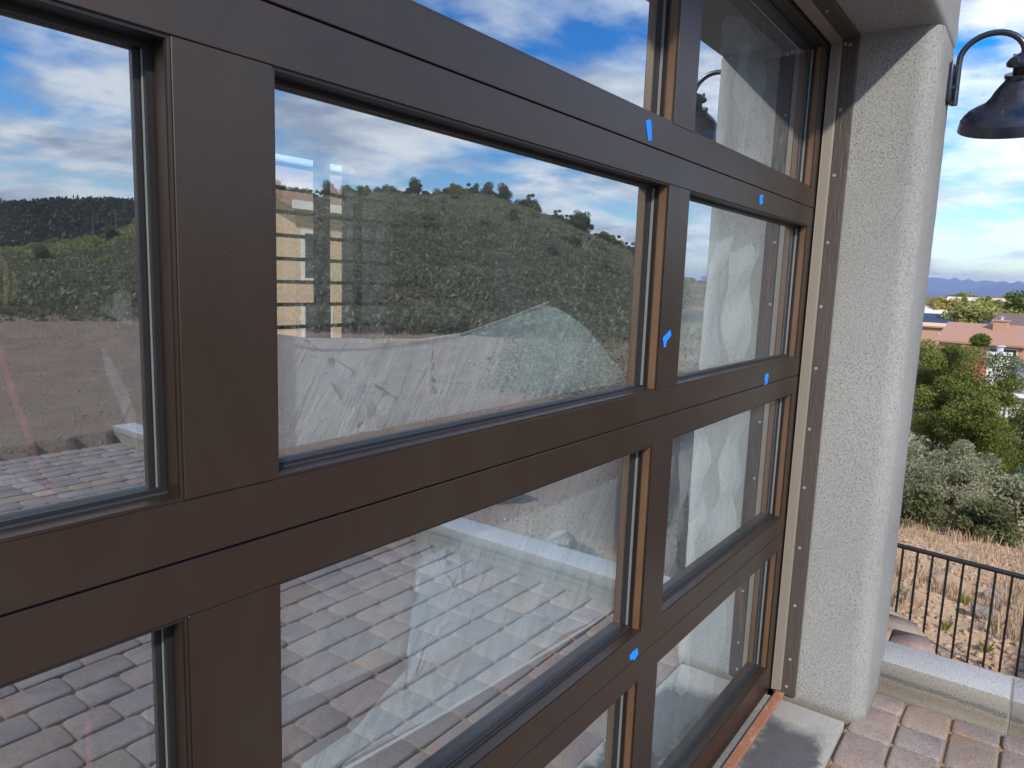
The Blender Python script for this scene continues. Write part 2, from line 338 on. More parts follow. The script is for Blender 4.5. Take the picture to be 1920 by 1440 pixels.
def crown_pts(rad,nclump,nleaf,clr,flat=1.0,seed=None):
    """leaf centres bunched in clumps spread through an uneven crown; returns centres and tone"""
    r=rng
    d=r.normal(size=(nclump,3)); d/=np.linalg.norm(d,axis=1)[:,None]; q=r.random(nclump)**.45
    lob=1+.22*np.sin(3*np.arctan2(d[:,1],d[:,0])+r.random()*6)+.15*np.sin(5*d[:,2]+r.random()*6)
    cc=d*(q*lob)[:,None]*np.array(rad)
    idx=r.integers(0,nclump,nclump*nleaf); off=r.normal(size=(len(idx),3)); off/=np.linalg.norm(off,axis=1)[:,None]
    off*=(r.random(len(idx))**.4)[:,None]*clr*np.array([1,1,flat])*(.6+.8*r.random(nclump))[idx][:,None]
    tone=np.clip(r.random(nclump)[idx]*.55+r.random(len(idx))*.45,0,1)
    return cc[idx]+off,tone,cc
# ---------------------------------------------------------------- terrain
def ss(x): x=np.clip(x,0,1); return x*x*(3-2*x)
_n=[(rng.normal(size=2),rng.random()*6.28) for _ in range(24)]
def fnoise(x,y,wl):
    z=0
    for i,(k,p) in enumerate(_n): z=z+np.sin((x*k[0]+y*k[1])*6.28/wl*(1+.35*(i%5))+p)
    return z/7.0
E_AZ=[0,14,18.6,24.6,27.6,35.8,42,47,51.6,55,58.3,61.2,63.3,67,70,80,90]
E_EL=[1.0,.4,.5,1.5,3.1,4.8,5.9,6.0,6.2,5.4,4.1,3.0,2.0,.4,.2,-.4,-1]
E_RC=[120,110,110,110,120,150,150,150,150,150,150,150,150,150,150,150,150]
def hz(x,y):
    x=np.asarray(x,float); y=np.asarray(y,float); dy=y-CAMY; r=np.hypot(x,dy); az=np.degrees(np.arctan2(x,dy)); az=np.where(az<-90,az+360,az)
    D=np.interp(r,[0,3.9,6,12,20,24,30,40,200,1500,4000,16000],[-1.7,-1.72,-2.75,-3.9,-5.55,-6.1,-6.7,-7,-7.6,-8,-14,-30])
    am=np.abs(180-az)
    el=np.interp(am,E_AZ,E_EL); rc=np.interp(am,E_AZ,E_RC); Hc=rc*np.tan(np.radians(el))
    s=np.clip((r-27)/(rc-27),0,1); near=np.interp(r,[0,3.4,6,15,24,27],[-1.62,-1.55,-1.55,-1.6,-1.72,-2.0])
    Mh=np.where(r<27,near,-2.0+(Hc+2.0)*s**.85)
    back=ss((r-rc)/110); Mh=np.where(r>rc,Hc*(1-back)+(-6)*back,Mh)
    e2=np.interp(am,[0,10,18,21.7,24.7,28,36,50,60],[2.4,2.6,2.9,3.45,3.9,3.8,3.4,1.5,-1.5]); H2=520*np.tan(np.radians(e2)); s2=ss((r-230)/290)
    Mh=np.where(r>230,-6+(H2+6)*s2,Mh); Mh=np.where(r>520,H2+(-20-H2)*ss((r-520)/600),Mh)
    wt=ss((az-92.5)/(13)); wt=np.where(az>270,1,wt); wt=np.where((az<-0)|(az>=270),1,wt)
    wt=np.where((az<70)&(az>0),ss((40-az)/40),wt); wt=np.where(az<=0,1,wt)
    z=D*(1-wt)+Mh*wt
    far=np.clip((r-3.6)/8,0,1)
    z=z+far*(.05*fnoise(x,y,2.3)+.02*fnoise(y,x,.7))+np.clip((r-30)/60,0,1)*(.35*fnoise(x,y,18))*np.clip(wt+.15,0,1)+np.clip((r-200)/200,0,1)*3.0*fnoise(x,y,130)*wt
    under=(x<3.30)&(y>-6.02)&(x>-9)
    return np.where(under,np.minimum(z,-1.72),z)
azs=np.unique(np.concatenate([np.arange(-90,70,3.0),np.arange(70,94,.3),np.arange(94,166,.45),np.arange(166,271,3.0)]))
rs=np.concatenate([np.geomspace(.3,3.2,8),np.geomspace(3.3,30,90),np.geomspace(31,700,110),np.geomspace(760,30000,24)])
A,Rr=np.meshgrid(np.radians(azs),rs,indexing='ij'); X=Rr*np.sin(A); Y=CAMY+Rr*np.cos(A); Z=hz(X,Y)
na,nr=A.shape; idx=np.arange(na*nr).reshape(na,nr)
F=np.stack([idx[:-1,:-1],idx[:-1,1:],idx[1:,1:],idx[1:,:-1]],-1).reshape(-1,4)
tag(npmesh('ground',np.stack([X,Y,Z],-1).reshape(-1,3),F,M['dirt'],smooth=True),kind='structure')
# mountains
def ridge(name,dist,azl,hs,mt,depth):
    V=[];Fc=[]
    a=np.linspace(azl[0],azl[-1],160); h=np.interp(a,azl,hs)+ (hs and max(hs)*.05)*np.sin(a*7)+max(hs)*.03*np.sin(a*23+1)+max(hs)*.02*np.sin(a*61)
    for ai,hi in zip(a,h):
        for dd,k in ((-depth,0),(-depth*.5,.55),(0,1),(depth,0)):
            V.append(((dist+dd)*math.sin(R(ai)),(dist+dd)*math.cos(R(ai)),-20+(hi+20)*k+ (12*math.sin(ai*31+dd) if k==.55 else 0)))
    for i in range(159):
        for j in range(3): Fc.append((i*4+j,i*4+j+1,(i+1)*4+j+1,(i+1)*4+j))
    return tag(npmesh(name,V,Fc,mt,smooth=True),kind='structure')
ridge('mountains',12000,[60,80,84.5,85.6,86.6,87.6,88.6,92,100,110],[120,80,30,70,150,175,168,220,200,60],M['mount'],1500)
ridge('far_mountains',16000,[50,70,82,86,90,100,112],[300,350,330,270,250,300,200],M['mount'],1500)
# ---------------------------------------------------------------- paving
def pavers(name,x0,x1,y0,y1,zt,palette,keep=None,seed=3,par=None,flip=False):
    rr=random.Random(seed); V=[];Fq=[];C=[]; y=y1
    while y>y0:
        h=rr.choice([.155,.155,.160]); x=x1-rr.random()*.1
        first=True
        xr=x1
        while xr>x0:
            L=rr.choice([.155,.235,.235,.16])
            if first: L*=.6+.4*rr.random(); first=False
            a,b=xr-L,xr; c,d=y-h,y
            xr-=L
            if keep and not keep((a+b)/2,(c+d)/2): continue
            if a<x0-.02 or c<y0-.02: continue
            g=.0045; a+=g;b-=g;c+=g;d-=g
            tilt=[rr.uniform(-.0008,.0008) for _ in range(3)]
            base=len(V); k=.014+rr.random()*.008
            def ring(ins,z,kk):
                A_,B_,C_,D_=a+ins,b-ins,c+ins,d-ins
                pts=[(A_+kk,C_),(B_-kk,C_),(B_-kk*.3,C_+kk*.3),(B_,C_+kk),(B_,D_-kk),(B_-kk*.3,D_-kk*.3),(B_-kk,D_),(A_+kk,D_),(A_+kk*.3,D_-kk*.3),(A_,D_-kk),(A_,C_+kk),(A_+kk*.3,C_+kk*.3)]
                for px,py in pts: V.append((px+rr.uniform(-.0012,.0012),py+rr.uniform(-.0012,.0012),z+tilt[0]*(px-a)*20+tilt[1]*(py-c)*20+tilt[2]))
            ring(0,zt-.05,k);ring(0,zt-.006,k);ring(.0028,zt-.0018,k*.95);ring(.008,zt,k*.8)
            col=rr.choice(palette); f=.86+.24*rr.random(); col=tuple(q*f for q in col)
            for q in range(3):
                for i in range(12): j=(i+1)%12; Fq.append((base+q*12+i,base+q*12+j,base+(q+1)*12+j,base+(q+1)*12+i)); C.append(col)
            t=base+36
            for tri in ((0,1,2,3),(0,3,4,11),(11,4,5,10),(10,5,6,9),(9,6,7,8)): Fq.append(tuple(t+q for q in tri)); C.append(col)
        y-=h
    return npmesh(name,V,Fq,M['paver'],par,col=C,smooth=False)
PAL=[(.33,.255,.230),(.34,.265,.235),(.30,.245,.230),(.28,.245,.235),(.32,.275,.25),(.27,.245,.24),(.35,.265,.205)]
tag(pavers('paver_driveway',-7,3.145,-5.95,-.292,-1.618,PAL,seed=11),kind='structure')
MB().box(-7,3.14,-5.94,-.29,-1.75,-1.6295).build('joint_sand_bed',M['sand'])['kind']='structure'
bpy.data.objects['joint_sand_bed'].name='driveway_bed'
tag(pavers('paver_driveway_edge',2.79,3.145,-.29,.25,-1.618,PAL,seed=5),kind='structure') if False else None
tag(pavers('side_pavers',2.86,3.145,-.30,-.29,-1.618,PAL,seed=5),kind='structure') if False else None
# walkway beyond the curb, its outer edge cut on a curve
def wk(x,y):
    pts=[(3.36,-.50),(3.44,-.49),(3.60,-.42),(3.68,-.35),(3.72,-.27),(3.74,.3)]
    lim=np.interp(y,[p[1] for p in pts],[p[0] for p in pts]) if y>-.5 else 0
    return x<lim
def walk():
    m=MB(); e=[(3.352,-.52),(3.43,-.495),(3.51,-.465),(3.585,-.425),(3.645,-.38),(3.69,-.33),(3.72,-.27),(3.74,-.15),(3.74,.28),(3.352,.28)]
    m.prism(e,-1.56,-1.505,'z'); o=m.build('walkway',M['sand']); tag(o,kind='structure')
    # paver caps clipped to the curve
    V=[];Fq=[];C=[]
    cells=[[(3.355,-.515),(3.43,-.49),(3.51,-.46),(3.50,-.335),(3.355,-.34)],[(3.515,-.458),(3.585,-.42),(3.64,-.375),(3.655,-.20),(3.52,-.20),(3.507,-.33)],[(3.648,-.368),(3.69,-.325),(3.718,-.265),(3.735,-.15),(3.735,.02),(3.665,.02),(3.662,-.20)],
           [(3.355,-.332),(3.50,-.328),(3.512,-.19),(3.355,-.18)],[(3.355,-.172),(3.51,-.182),(3.655,-.192),(3.657,.02),(3.355,.03)],[(3.355,.037),(3.735,.028),(3.735,.275),(3.355,.275)]]
    for c in cells:
        b=bmesh.new(); 
        f=b.faces.new([b.verts.new((x,y,-1.485)) for x,y in c]); 
        r=bmesh.ops.extrude_face_region(b,geom=[f]); bmesh.ops.translate(b,vec=(0,0,-.03),verts=[v for v in r['geom'] if isinstance(v,bmesh.types.BMVert)])
        b.verts.ensure_lookup_table(); b.verts.index_update()
        base=len(V); V+= [tuple(v.co) for v in b.verts]; col=tuple(q*random.uniform(.85,1.1) for q in ((.42,.29,.235),(.40,.27,.21))[len(V)%2])
        for f in b.faces:
            vs=[base+v.index for v in f.verts]
            for i in range(1,len(vs)-1): Fq.append((vs[0],vs[i],vs[i+1])); C.append(col)
        b.free()
    tag(npmesh('walkway_pavers',V,Fq,M['paver'],col=C),kind='structure')
walk()
# ---------------------------------------------------------------- apron slab
tag(MB().box(-2.6,2.80,-.287,.02,-1.75,-1.6,.007,2).build('apron_slab',M['slab'],smooth=40),kind='structure')
# ---------------------------------------------------------------- garage building
G=thing('garage_building','grey stucco garage around the dark glazed door','garage')
XR=2.846; ZS=.886
def bull(x0,y0,r=.066,n=12):   # rounded convex corner points, quadrant pointing to -x,-y
    return [(x0+r-r*math.cos(a),y0+r-r*math.sin(a)) for a in [i*math.pi/2/n for i in range(n+1)]]
pts=[(XR,-.008)]+bull(XR,-.342)+[(3.215-r_,-.342+q_) for r_,q_ in ((.010,0),(.003,.003),(0,.010))]+[(3.215,.298),(2.97,.298),(2.97,-.008)]
def rough_prism(pts,z0,z1,name,parent,n=60):
    """stucco pier with slightly wavy surface"""
    m=MB(); rings=[]
    for i in range(n+1):
        z=z0+(z1-z0)*i/n
        rings.append([m.b.verts.new((x+.0015*math.sin(z*5+x*7)+.0008*math.sin(z*13+y*11),y+.0015*math.sin(z*4.3+x*9)+random.uniform(-.0008,.0008),z)) for x,y in pts])
    for a,b in zip(rings,rings[1:]):
        for k in range(len(pts)): m.b.faces.new((a[k],a[(k+1)%len(pts)],b[(k+1)%len(pts)],b[k]))
    m.b.faces.new(rings[0]); m.b.faces.new(rings[-1][::-1])
    return m.build(name,M['stucco'],parent,smooth=50)
rough_prism(pts,-1.70,ZS+.002,'pier',G)
ptsL=[(-4.05-x+1.999,y) for x,y in pts]
# header over the opening, its lower front edge rounded
hp=[(-.002,ZS)]+[(-.343+.032-.032*math.sin(a)*1.0, ZS+.032-.032*math.cos(a)) for a in [i*math.pi/12 for i in range(7)]]+[(-.343,1.75),(-.002,1.75)]
MB().prism(hp,-2.35,3.216,'x').build('header',M['stucco'],G,smooth=50)
MB().box(-6.5,-2.03,-.362,-.008,-1.70,ZS-.001).box(-6.5,-2.352,-.362,-.01,ZS+.001,1.75).build('left_wall',M['stucco'],G)
MB().box(-6.5,6.0,.36,.42,1.2,1.75).box(3.217,6.0,.30,.40,-3.0,1.75).box(2.975,3.216,.3,.359,-1.7,1.75).box(5.9,6.0,.402,6.2,-3.,1.75).box(-6.5,-6.4,-.007,6.2,-1.7,1.75).build('side_wall',M['stucco'],G)
MB().box(-6.6,6.1,.0,6.3,1.751,1.85).build('roof',M['grey_roof'],G)
# back wall with one window opening (x 3.2-5.15, z -.72-.98)
WX0,WX1,WZ0,WZ1,BY=3.25,5.15,-.72,.98,4.55
MB().box(-6.4,WX0,BY,BY+.12,-1.7,1.74).box(WX1,5.9,BY,BY+.12,-1.7,1.74).box(WX0,WX1,BY,BY+.12,-1.7,WZ0).box(WX0,WX1,BY,BY+.12,WZ1,1.74).build('back_wall',M['inner'],G)
MB().box(-6.4,5.9,.06,BY,1.5,1.56).build('inner_ceiling',M['inner'],G)
MB().box(2.975,5.9,.425,.44,-1.6,1.5).build('inner_lining',M['inner'],G)
MB().box(-2.36,-2.06,.0,.3,-1.7,1.5).build('inner_lining',M['inner'],G)
wf=MB(); 
for xp,wd in ((4.30,.14),(4.72,.06)): wf.box(xp-wd/2,xp+wd/2,BY+.01,BY+.07,WZ0+.001,WZ1-.001)
wf=wf.build('window_frame',M['slat'],G)
sb=MB()
for i in range(9): z=WZ0+.02+i*(WZ1-WZ0)/8.6; sb.box(WX0+.002,WX1-.002,BY+.075,BY+.10,z,z+.032)
sb.build('window_slats',M['slat'],G)
tag(MB().box(-6.4,5.9,.021,BY,-1.75,-1.601).build('garage_floor',M['floor']),kind='structure')
# trim boards on jamb and head with screws
tb=MB().box(2.832,2.8462,-.094,-.041,-1.598,ZS-.014,.0015).build('jamb_trim_board',M['trim'],G)
hb=MB().box(-2.02,2.8461,-.094,-.041,ZS-.0135,ZS+.001,.0015).build('head_trim_board',M['trim'],G)
MB().box(-2.031,-2.02,-.094,-.041,-1.598,ZS-.014,.0015).build('jamb_trim_board',M['trim'],G)
def screw(par,loc,axis):
    m=MB(); m.lathe([(.0001,.0012),(.0022,.0010),(.0026,.0022),(.0052,.0020),(.0060,.0002),(.0060,-.001)],(0,0,0),12)
    o=m.build('screw',M['screw'],par); o.rotation_euler=(0,-math.pi/2,0) if axis=='x' else (math.pi,0,0); o.location=loc
    return o
s0=screw(tb,(2.8318,-.055,.637),'x')
for y,z in ((-.054,.411),(-.054,.174),(-.052,-.058),(-.055,-.287),(-.053,-.518),(-.055,-.746),(-.058,-.985),(-.062,-1.22),(-.063,-1.444),(-.059,-1.56),(-.050,.858),(-.066,.853)):
    o=s0.copy(); o.location=(2.8318,y,z); COL.objects.link(o); o.parent=tb
s1=screw(hb,(2.52,-.060,ZS-.0138),'z')
for x in (2.28,2.04,1.8): o=s1.copy(); o.location=(x,-.06,ZS-.0138); COL.objects.link(o); o.parent=hb
# tan weatherstrip along jamb and head
MB().prism([(2.8459,-.0405),(2.8335,-.0405),(2.829,-.034),(2.8225,-.008),(2.821,-.0045),(2.8459,-.0045)],-1.585,ZS-.012,'z').build('weatherstrip',M['tan'],G)
MB().prism([(-.0405,ZS-.0001),(-.0405,ZS-.0125),(-.034,ZS-.017),(-.008,ZS-.0265),(-.0045,ZS-.025),(-.0045,ZS-.0001)],-2.02,2.8225,'x').build('weatherstrip',M['tan'],G)
MB().prism([(-2.03,-.0405),(-2.018,-.0405),(-2.005,-.008),(-2.005,-.0045),(-2.03,-.0045)],-1.585,ZS-.03,'z').build('weatherstrip',M['tan'],G)
# threshold strip
ts=MB().box(-2.02,2.8315,-.056,-.022,-1.6,-1.588,.002).build('threshold_strip',M['redwood']); tag(ts,'worn reddish wood strip on the slab along the foot of the door','threshold')
# ---------------------------------------------------------------- garage door
DX0,DX1=-2.005,2.872; zA=.296; H=.610; RT,RB=.0651,.0673
XS=[(-1.828,-.771),(-.654,.404),(.521,1.5786),(1.696,2.7547)]
D=thing('garage_door','dark bronze sectional garage door with sixteen reflecting panes','garage door',(0,0,0))
tops=[zA+H,zA,zA-H,zA-2*H]; bots=[zA,zA-H,zA-2*H,-1.586]
def ring(m,x0,x1,z0,z1,ya,yb,t):   # rectangular frame of thickness t inside the given outline
    m.box(x0,x1,ya,yb,z1-t,z1); m.box(x0,x1,ya,yb,z0,z0+t); m.box(x0,x0+t,ya,yb,z0+t,z1-t); m.box(x1-t,x1,ya,yb,z0+t,z1-t)
for k in range(4):
    zt,zb=tops[k],bots[k]; g=.0013
    ot=zt-RT; ob=zb+RB if k<3 else -1.472
    m=MB().box(DX0,DX1,0,.045,ot,zt-g,.0009).box(DX0,DX1,0,.045,zb+g,ob,.0009)
    sec=m.build('door_section',M['bronze'],D)
    if k<3: MB().box(DX0+.01,DX1-.01,.006,.040,zb-g,zb+g).build('joint_seal',M['rubber_and_shade'],sec)
    edges=[DX0]+[v for p in XS for v in p]+[DX1]
    for i in range(0,len(edges),2):
        MB().box(edges[i],edges[i+1],.0004,.045,ob+.0006,ot-.0006,.0007).build('stile',M['bronze'],sec)
    for (a,b) in XS:
        mm=MB()  # bead: four mitred-looking strips lining the opening
        t=.004; mm.box(a,b,.0026,.030,ob+.0002,ob+t); mm.box(a+.0002,a+t,.0026,.030,ob+t,ot-t); mm.box(b-t,b-.0002,.0026,.030,ob+t,ot-t)
        bead=mm.build('glazing_bead',M['bronze'],sec)
        MB().box(a,b,.0026,.030,ot-t,ot-.0002).build('shaded_top_bead',M['rubber_and_shade'],bead)  # gasket black paints the shade under the rail onto this bead
        MB().box(b-t-.0012,b-t-.0001,.005,.0225,ob+t+.0002,ot-t-.0002).build('side_bead',M['bead'] if b>1 else M['bronze'],bead)  # dark metal on the left columns: shaded look put into the bead colour
        mm=MB(); ring(mm,a+t,b-t,ob+t,ot-t,.0302,.0395,.007); gk=mm.build('gasket',M['rubber_and_shade'],bead)
        MB().box(b-(.034 if b>1 else .019),b-.0130,.0388,.0396,ob+.0112,ot-.0112).build('masking_band',M['rubber_and_shade'],bead)  # added black band, hides the brown bead's mirror image in the glass
        MB().box(a+t,b-t,.0290,.0301,ob+t,ob+t+.0022).build('sealant_line',M['bluegrey'],bead)
        w_=.0 if b>1 else .0035
        MB().box(b-.0128,b-.0112,.0320+w_,.0380-w_*.4,ob+.011,ot-.011).build('edge_seal',M['spacer'],bead)
        pn=MB().box(a+.008,b-.008,.0400,.0402,ob+.008,ot-.008); 
        # one face only, so that the coating reflects once
        bmesh.ops.delete(pn.b,geom=[f for f in pn.b.faces if f.calc_center_median().y>.0401 or abs(f.normal.y)<.5],context='FACES_ONLY')
        pane=pn.build('glass_pane',M['glass'],sec)
        mm=MB(); ring(mm,a+.007,b-.007,ob+.007,ot-.007,.0404,.0515,.012); mm.build('spacer_bar',M['rubber_and_shade'],pane)
        v=[(a+.008,.052,ob+.008),(b-.008,.0528,ob+.008),(b-.008,.0528,ot-.008),(a+.008,.052,ot-.008)]
        npmesh('inner_glass',v,[(0,1,2,3)],M['glass2'],pane)
        # inner frame behind the glass
        mm=MB(); ring(mm,a+.003,b-.003,ob+.003,ot-.003,.0535,.062,.016); mm.build('inner_frame',M['bronze'],pane)
MB().box(DX0,DX1,.008,.036,-1.599,-1.5862).build('bottom_seal',M['rubber_and_shade'],D)
# ---------------------------------------------------------------- blue tape
tapes=[([(1.437,.343),(1.457,.350),(1.464,.345),(1.471,.309),(1.455,.305)],'blue tape strip on the rail just below the top seam, left of the narrow stile'),
([(2.203,.275),(2.236,.280),(2.237,.272),(2.231,.271),(2.232,.262),(2.238,.261),(2.238,.255),(2.209,.248)],'small blue tape scrap on the rail above the middle right pane'),
([(1.592,-.122),(1.631,-.104),(1.640,-.117),(1.615,-.132),(1.612,-.145),(1.602,-.145)],'slanted blue tape scrap on the vertical stile between two panes'),
([(2.409,-.277),(2.442,-.278),(2.437,-.311),(2.410,-.316),(2.418,-.300),(2.404,-.300)],'narrow blue tape strip crossing the second seam near the right end'),
([(1.521,-.898),(1.539,-.893),(1.563,-.894),(1.569,-.911),(1.557,-.919),(1.548,-.922),(1.542,-.915),(1.525,-.910)],'ragged blue tape piece on the lowest rail beside the third seam')]
for pt,lb in tapes:
    b=bmesh.new(); f=b.faces.new([b.verts.new((x,-.0009,z)) for x,z in pt]); r=bmesh.ops.extrude_face_region(b,geom=[f]); bmesh.ops.translate(b,vec=(0,.0007,0),verts=[q for q in r['geom'] if isinstance(q,bmesh.types.BMVert)])
    bmesh.ops.recalc_face_normals(b,faces=b.faces); me=bpy.data.meshes.new('blue_tape'); b.to_mesh(me); b.free(); me.materials.append(M['tape'])
    tag(link(bpy.data.objects.new('blue_tape',me)),lb,'tape',group='blue tape scraps on the door')
# ---------------------------------------------------------------- barn light
LX,LY=2.95,-.567
L=thing('barn_light','black gooseneck barn light on the front face of the stucco pier','lamp',(3.160,-.342,.754)); L.scale=(1.085,)*3
def lp(x,y,z): return (x-LX,y+.362,z-.70)
arm=[(LX,-.384,.636),(LX,-.384,.70),(LX,-.384,.765)]
for i in range(1,15):
    a=math.pi-math.pi*i/14; arm.append((LX,-.4745-.0905*math.cos(math.pi-a)*-1*-1 if False else -.4745+.0905*math.cos(math.pi*i/14),.775+.078*math.sin(math.pi*i/14)))
arm.append((LX,LY+.002,.765)); arm=[lp(*p) for p in arm]
MB().tube(arm,.0098,14).build('arm',M['lamp'],L,smooth=40)
MB().box(-.045,.045,-.012,-.0005,-.055,.068,.003,2).build('backplate',M['lamp'],L,smooth=40)
MB().box(-.012,.012,-.026,-.012,-.012,-.002).build('bracket',M['lamp'],L)
MB().box(-.009,.009,-.026,-.012,-.060,-.052).build('bracket',M['lamp'],L)
c0=(0,LY+.362,-.70)
cp=[(0.0002,.792),(.013,.791),(.0135,.781),(.028,.775),(.040,.767),(.047,.760),(.049,.756),(.0485,.749),(.046,.747),(.030,.746)]
MB().lathe(cp,c0,44).build('cap',M['lamp'],L,smooth=35)
MB().lathe([(.030,.750),(.030,.728)],c0,30).build('socket_housing',M['black'],L,smooth=35)
sm=MB().lathe([(.030,.7275),(.050,.7265),(.0515,.722),(.050,.716),(.047,.7145),(.050,.708),(.060,.698),(.072,.684),(.083,.667),(.097,.653),(.120,.643),(.140,.634),(.154,.622),(.1595,.6135),(.1610,.6125),(.1645,.600),(.1670,.588),(.1675,.584),(.1660,.583),(.1645,.585)],c0,72)
shade=sm.build('shade',M['lamp'],L,smooth=35)
MB().lathe([(.1640,.586),(.158,.606),(.151,.619),(.137,.631),(.117,.640),(.094,.650),(.080,.664),(.069,.681),(.057,.695),(.046,.706),(.03,.712)],c0,72).build('shade_lining',M['black'],shade,smooth=35)
MB().lathe([(.0001,.640),(.018,.645),(.027,.660),(.027,.675),(.016,.695),(.013,.712)],c0,24).build('bulb',M['white_enamel'],L,smooth=60)
for q in ((-.040,.018),(-.030,-.030),(.030,.030)): MB().tube([(c0[0]+q[0],c0[1]+q[1],c0[2]+.760),(c0[0]+q[0],c0[1]+q[1],c0[2]+.774)],.0045,8).build('cap_screw',M['lamp'],L,smooth=40)
piv=Vector((0,LY+.362,-.70+.775)); TM=Matrix.Translation(piv)@Matrix.Rotation(R(-23),4,'Y')@Matrix.Diagonal((1.04,1.04,1.16,1))@Matrix.Translation(-piv)
for o in [c for c in L.children_recursive if c.name.split('.')[0] in ('cap','socket_housing','shade','shade_lining','bulb','cap_screw')]: o.data.transform(TM)
# ---------------------------------------------------------------- curb
m=MB(); y=-.30; ends=[-.30,-.780,-6.1]
for a,b in zip(ends,ends[1:]): m.box(3.15,3.352,b+.003,a-.003,-1.70,-1.482+random.uniform(-.0015,.0015),.005,2)
cb=m.build('concrete_curb',M['curb'],smooth=40); tag(cb,'pale concrete block curb along the edge of the pavers','curb')
MB().box(3.153,3.349,ends[-1]+.01,-.31,-1.69,-1.486).build('mortar_joint',M['mortar'],cb)
MB().box(3.152,3.350,.25-.54,.28,-1.70,-1.483,.005,2).build('curb_return',M['curb'],cb,smooth=40)
# ---------------------------------------------------------------- fence
FX=6.2
F0=thing('metal_fence','black metal railing with thin upright bars above the sandy slope','fence',(FX,0,-2.75))
def fz(y): return -1.952+.0405*y
MB().tube([(0,1.3,fz(1.3)+2.75),(0,-.92,fz(-.92)+2.75)],.019,10).build('top_rail',M['black'],F0,smooth=40)
MB().tube([(0,1.3,-.10),(0,-.92,-.10)],.013,8).build('bottom_rail',M['black'],F0,smooth=40)
b0=None; yy=-.027+.1013*12
while yy>-.9:
    if b0 is None: b0=MB().box(-.008,.008,-.008,.008,-.12,.795).build('baluster',M['black'],F0)
    o=b0 if b0.location.length==0 and yy>1.1 else b0.copy()
    if o is not b0: COL.objects.link(o); o.parent=F0
    o.location=(0,yy,fz(yy)+1.952-.0); yy-=.1013
MB().box(-.025,.025,-.945,-.895,-.35,.80,.003).build('post',M['black'],F0)
MB().box(-.025,.025,1.3,1.35,-.35,.90,.003).build('post',M['black'],F0)
# ---------------------------------------------------------------- rocks
def rock(loc,s,label,mt,group=None):
    b=bmesh.new(); bmesh.ops.create_icosphere(b,subdivisions=3,radius=1); ph=[random.uniform(0,6) for _ in range(6)]
    for v in b.verts:
        c=v.co.copy(); n=.18*math.sin(c.x*3+ph[0])+.16*math.sin(c.y*4+ph[1])+.14*math.sin(c.z*5+ph[2])+.06*math.sin(c.x*9+c.y*7+ph[3]); v.co=c*(1+n)
    for _ in range(7):
        n=Vector((random.gauss(0,1),random.gauss(0,1),random.gauss(0,.7))).normalized()
        for v in b.verts:
            d=v.co.dot(n)-.78
            if d>0: v.co-=n*d*.9
    me=bpy.data.meshes.new('rock'); b.to_mesh(me); b.free(); me.materials.append(mt)
    o=link(bpy.data.objects.new('rock',me)); o.scale=s; o.rotation_euler=(0,0,random.uniform(0,6)); z=float(hz(loc[0],loc[1])); o.location=(loc[0],loc[1],z+s[2]*.35)
    return tag(o,label,'rock',group)
rock((9.9,-.12),(.26,.30,.16),'wide orange rock in the grass beyond the railing top',M['rock'])
rock((8.6,-.55),(.13,.14,.12),'pale pointed rock seen between the railing bars',M['rock2'])
rock((8.9,-.78),(.13,.14,.09),'rounded tan rock by the right edge below the railing',M['rock'])
rock((8.3,.08),(.11,.11,.10),'small golden rock near the pier beyond the bars',M['rock'])
rock((9.9,-.62),(.16,.14,.08),'flat grey rock behind the pale pointed rock',M['rock2'])
rock((3.98,-2.22),(.17,.14,.11),'orange tan rock just behind the curb in the reflection',M['rock'])
rock((3.62,-1.42),(.10,.12,.07),'low pale rock against the curb in the reflection',M['rock2'])
def stones(name,n,fx,smin,smax,mt):
    b=bmesh.new(); bmesh.ops.create_icosphere(b,subdivisions=1,radius=1); tv=np.array([v.co[:] for v in b.verts]); tf=np.array([[v.index for v in f.verts] for f in b.faces]); b.free()
    P=fx(n); n=len(P); s=smin+(smax-smin)*rng.random(n)**3
    sc=s[:,None,None]*(0.6+.6*rng.random((n,1,3)))*np.array([1,1,.6]); V=tv[None]*(1+.25*rng.normal(size=(n,len(tv),1)))*sc
    th=rng.random(n)*6.28; c,si=np.cos(th)[:,None],np.sin(th)[:,None]; Vx=V[...,0]*c-V[...,1]*si; Vy=V[...,0]*si+V[...,1]*c; V=np.stack([Vx,Vy,V[...,2]],-1)
    zz=hz(P[:,0],P[:,1]); V+=np.stack([P[:,0],P[:,1],zz+s*.15],-1)[:,None]
    Fc=(tf[None]+(np.arange(n)*len(tv))[:,None,None]).reshape(-1,3)
    return tag(npmesh(name,V.reshape(-1,3),Fc,mt),'loose stones scattered over the bare ground' if mt is M['rock2'] else 'tan gravel stones scattered over the slope','stones',kind='stuff')
def polar(n,a0,a1,r0,r1,pw=1.0):
    a=np.radians(a0+(a1-a0)*rng.random(n)); r=np.sqrt(r0**2+(r1**2-r0**2)*rng.random(n)**pw); P=np.stack([r*np.sin(a),CAMY+r*np.cos(a)],-1)
    return P[~((P[:,0]<3.4)&(P[:,1]>-6.1))]
stones('loose_stones',14000,lambda n:polar(n,105,168,3.5,27,1.3),.004,.022,M['rock2'])
stones('gravel_stones',9000,lambda n:polar(n,80,100,5.2,18,1.2),.005,.050,M['rock'])
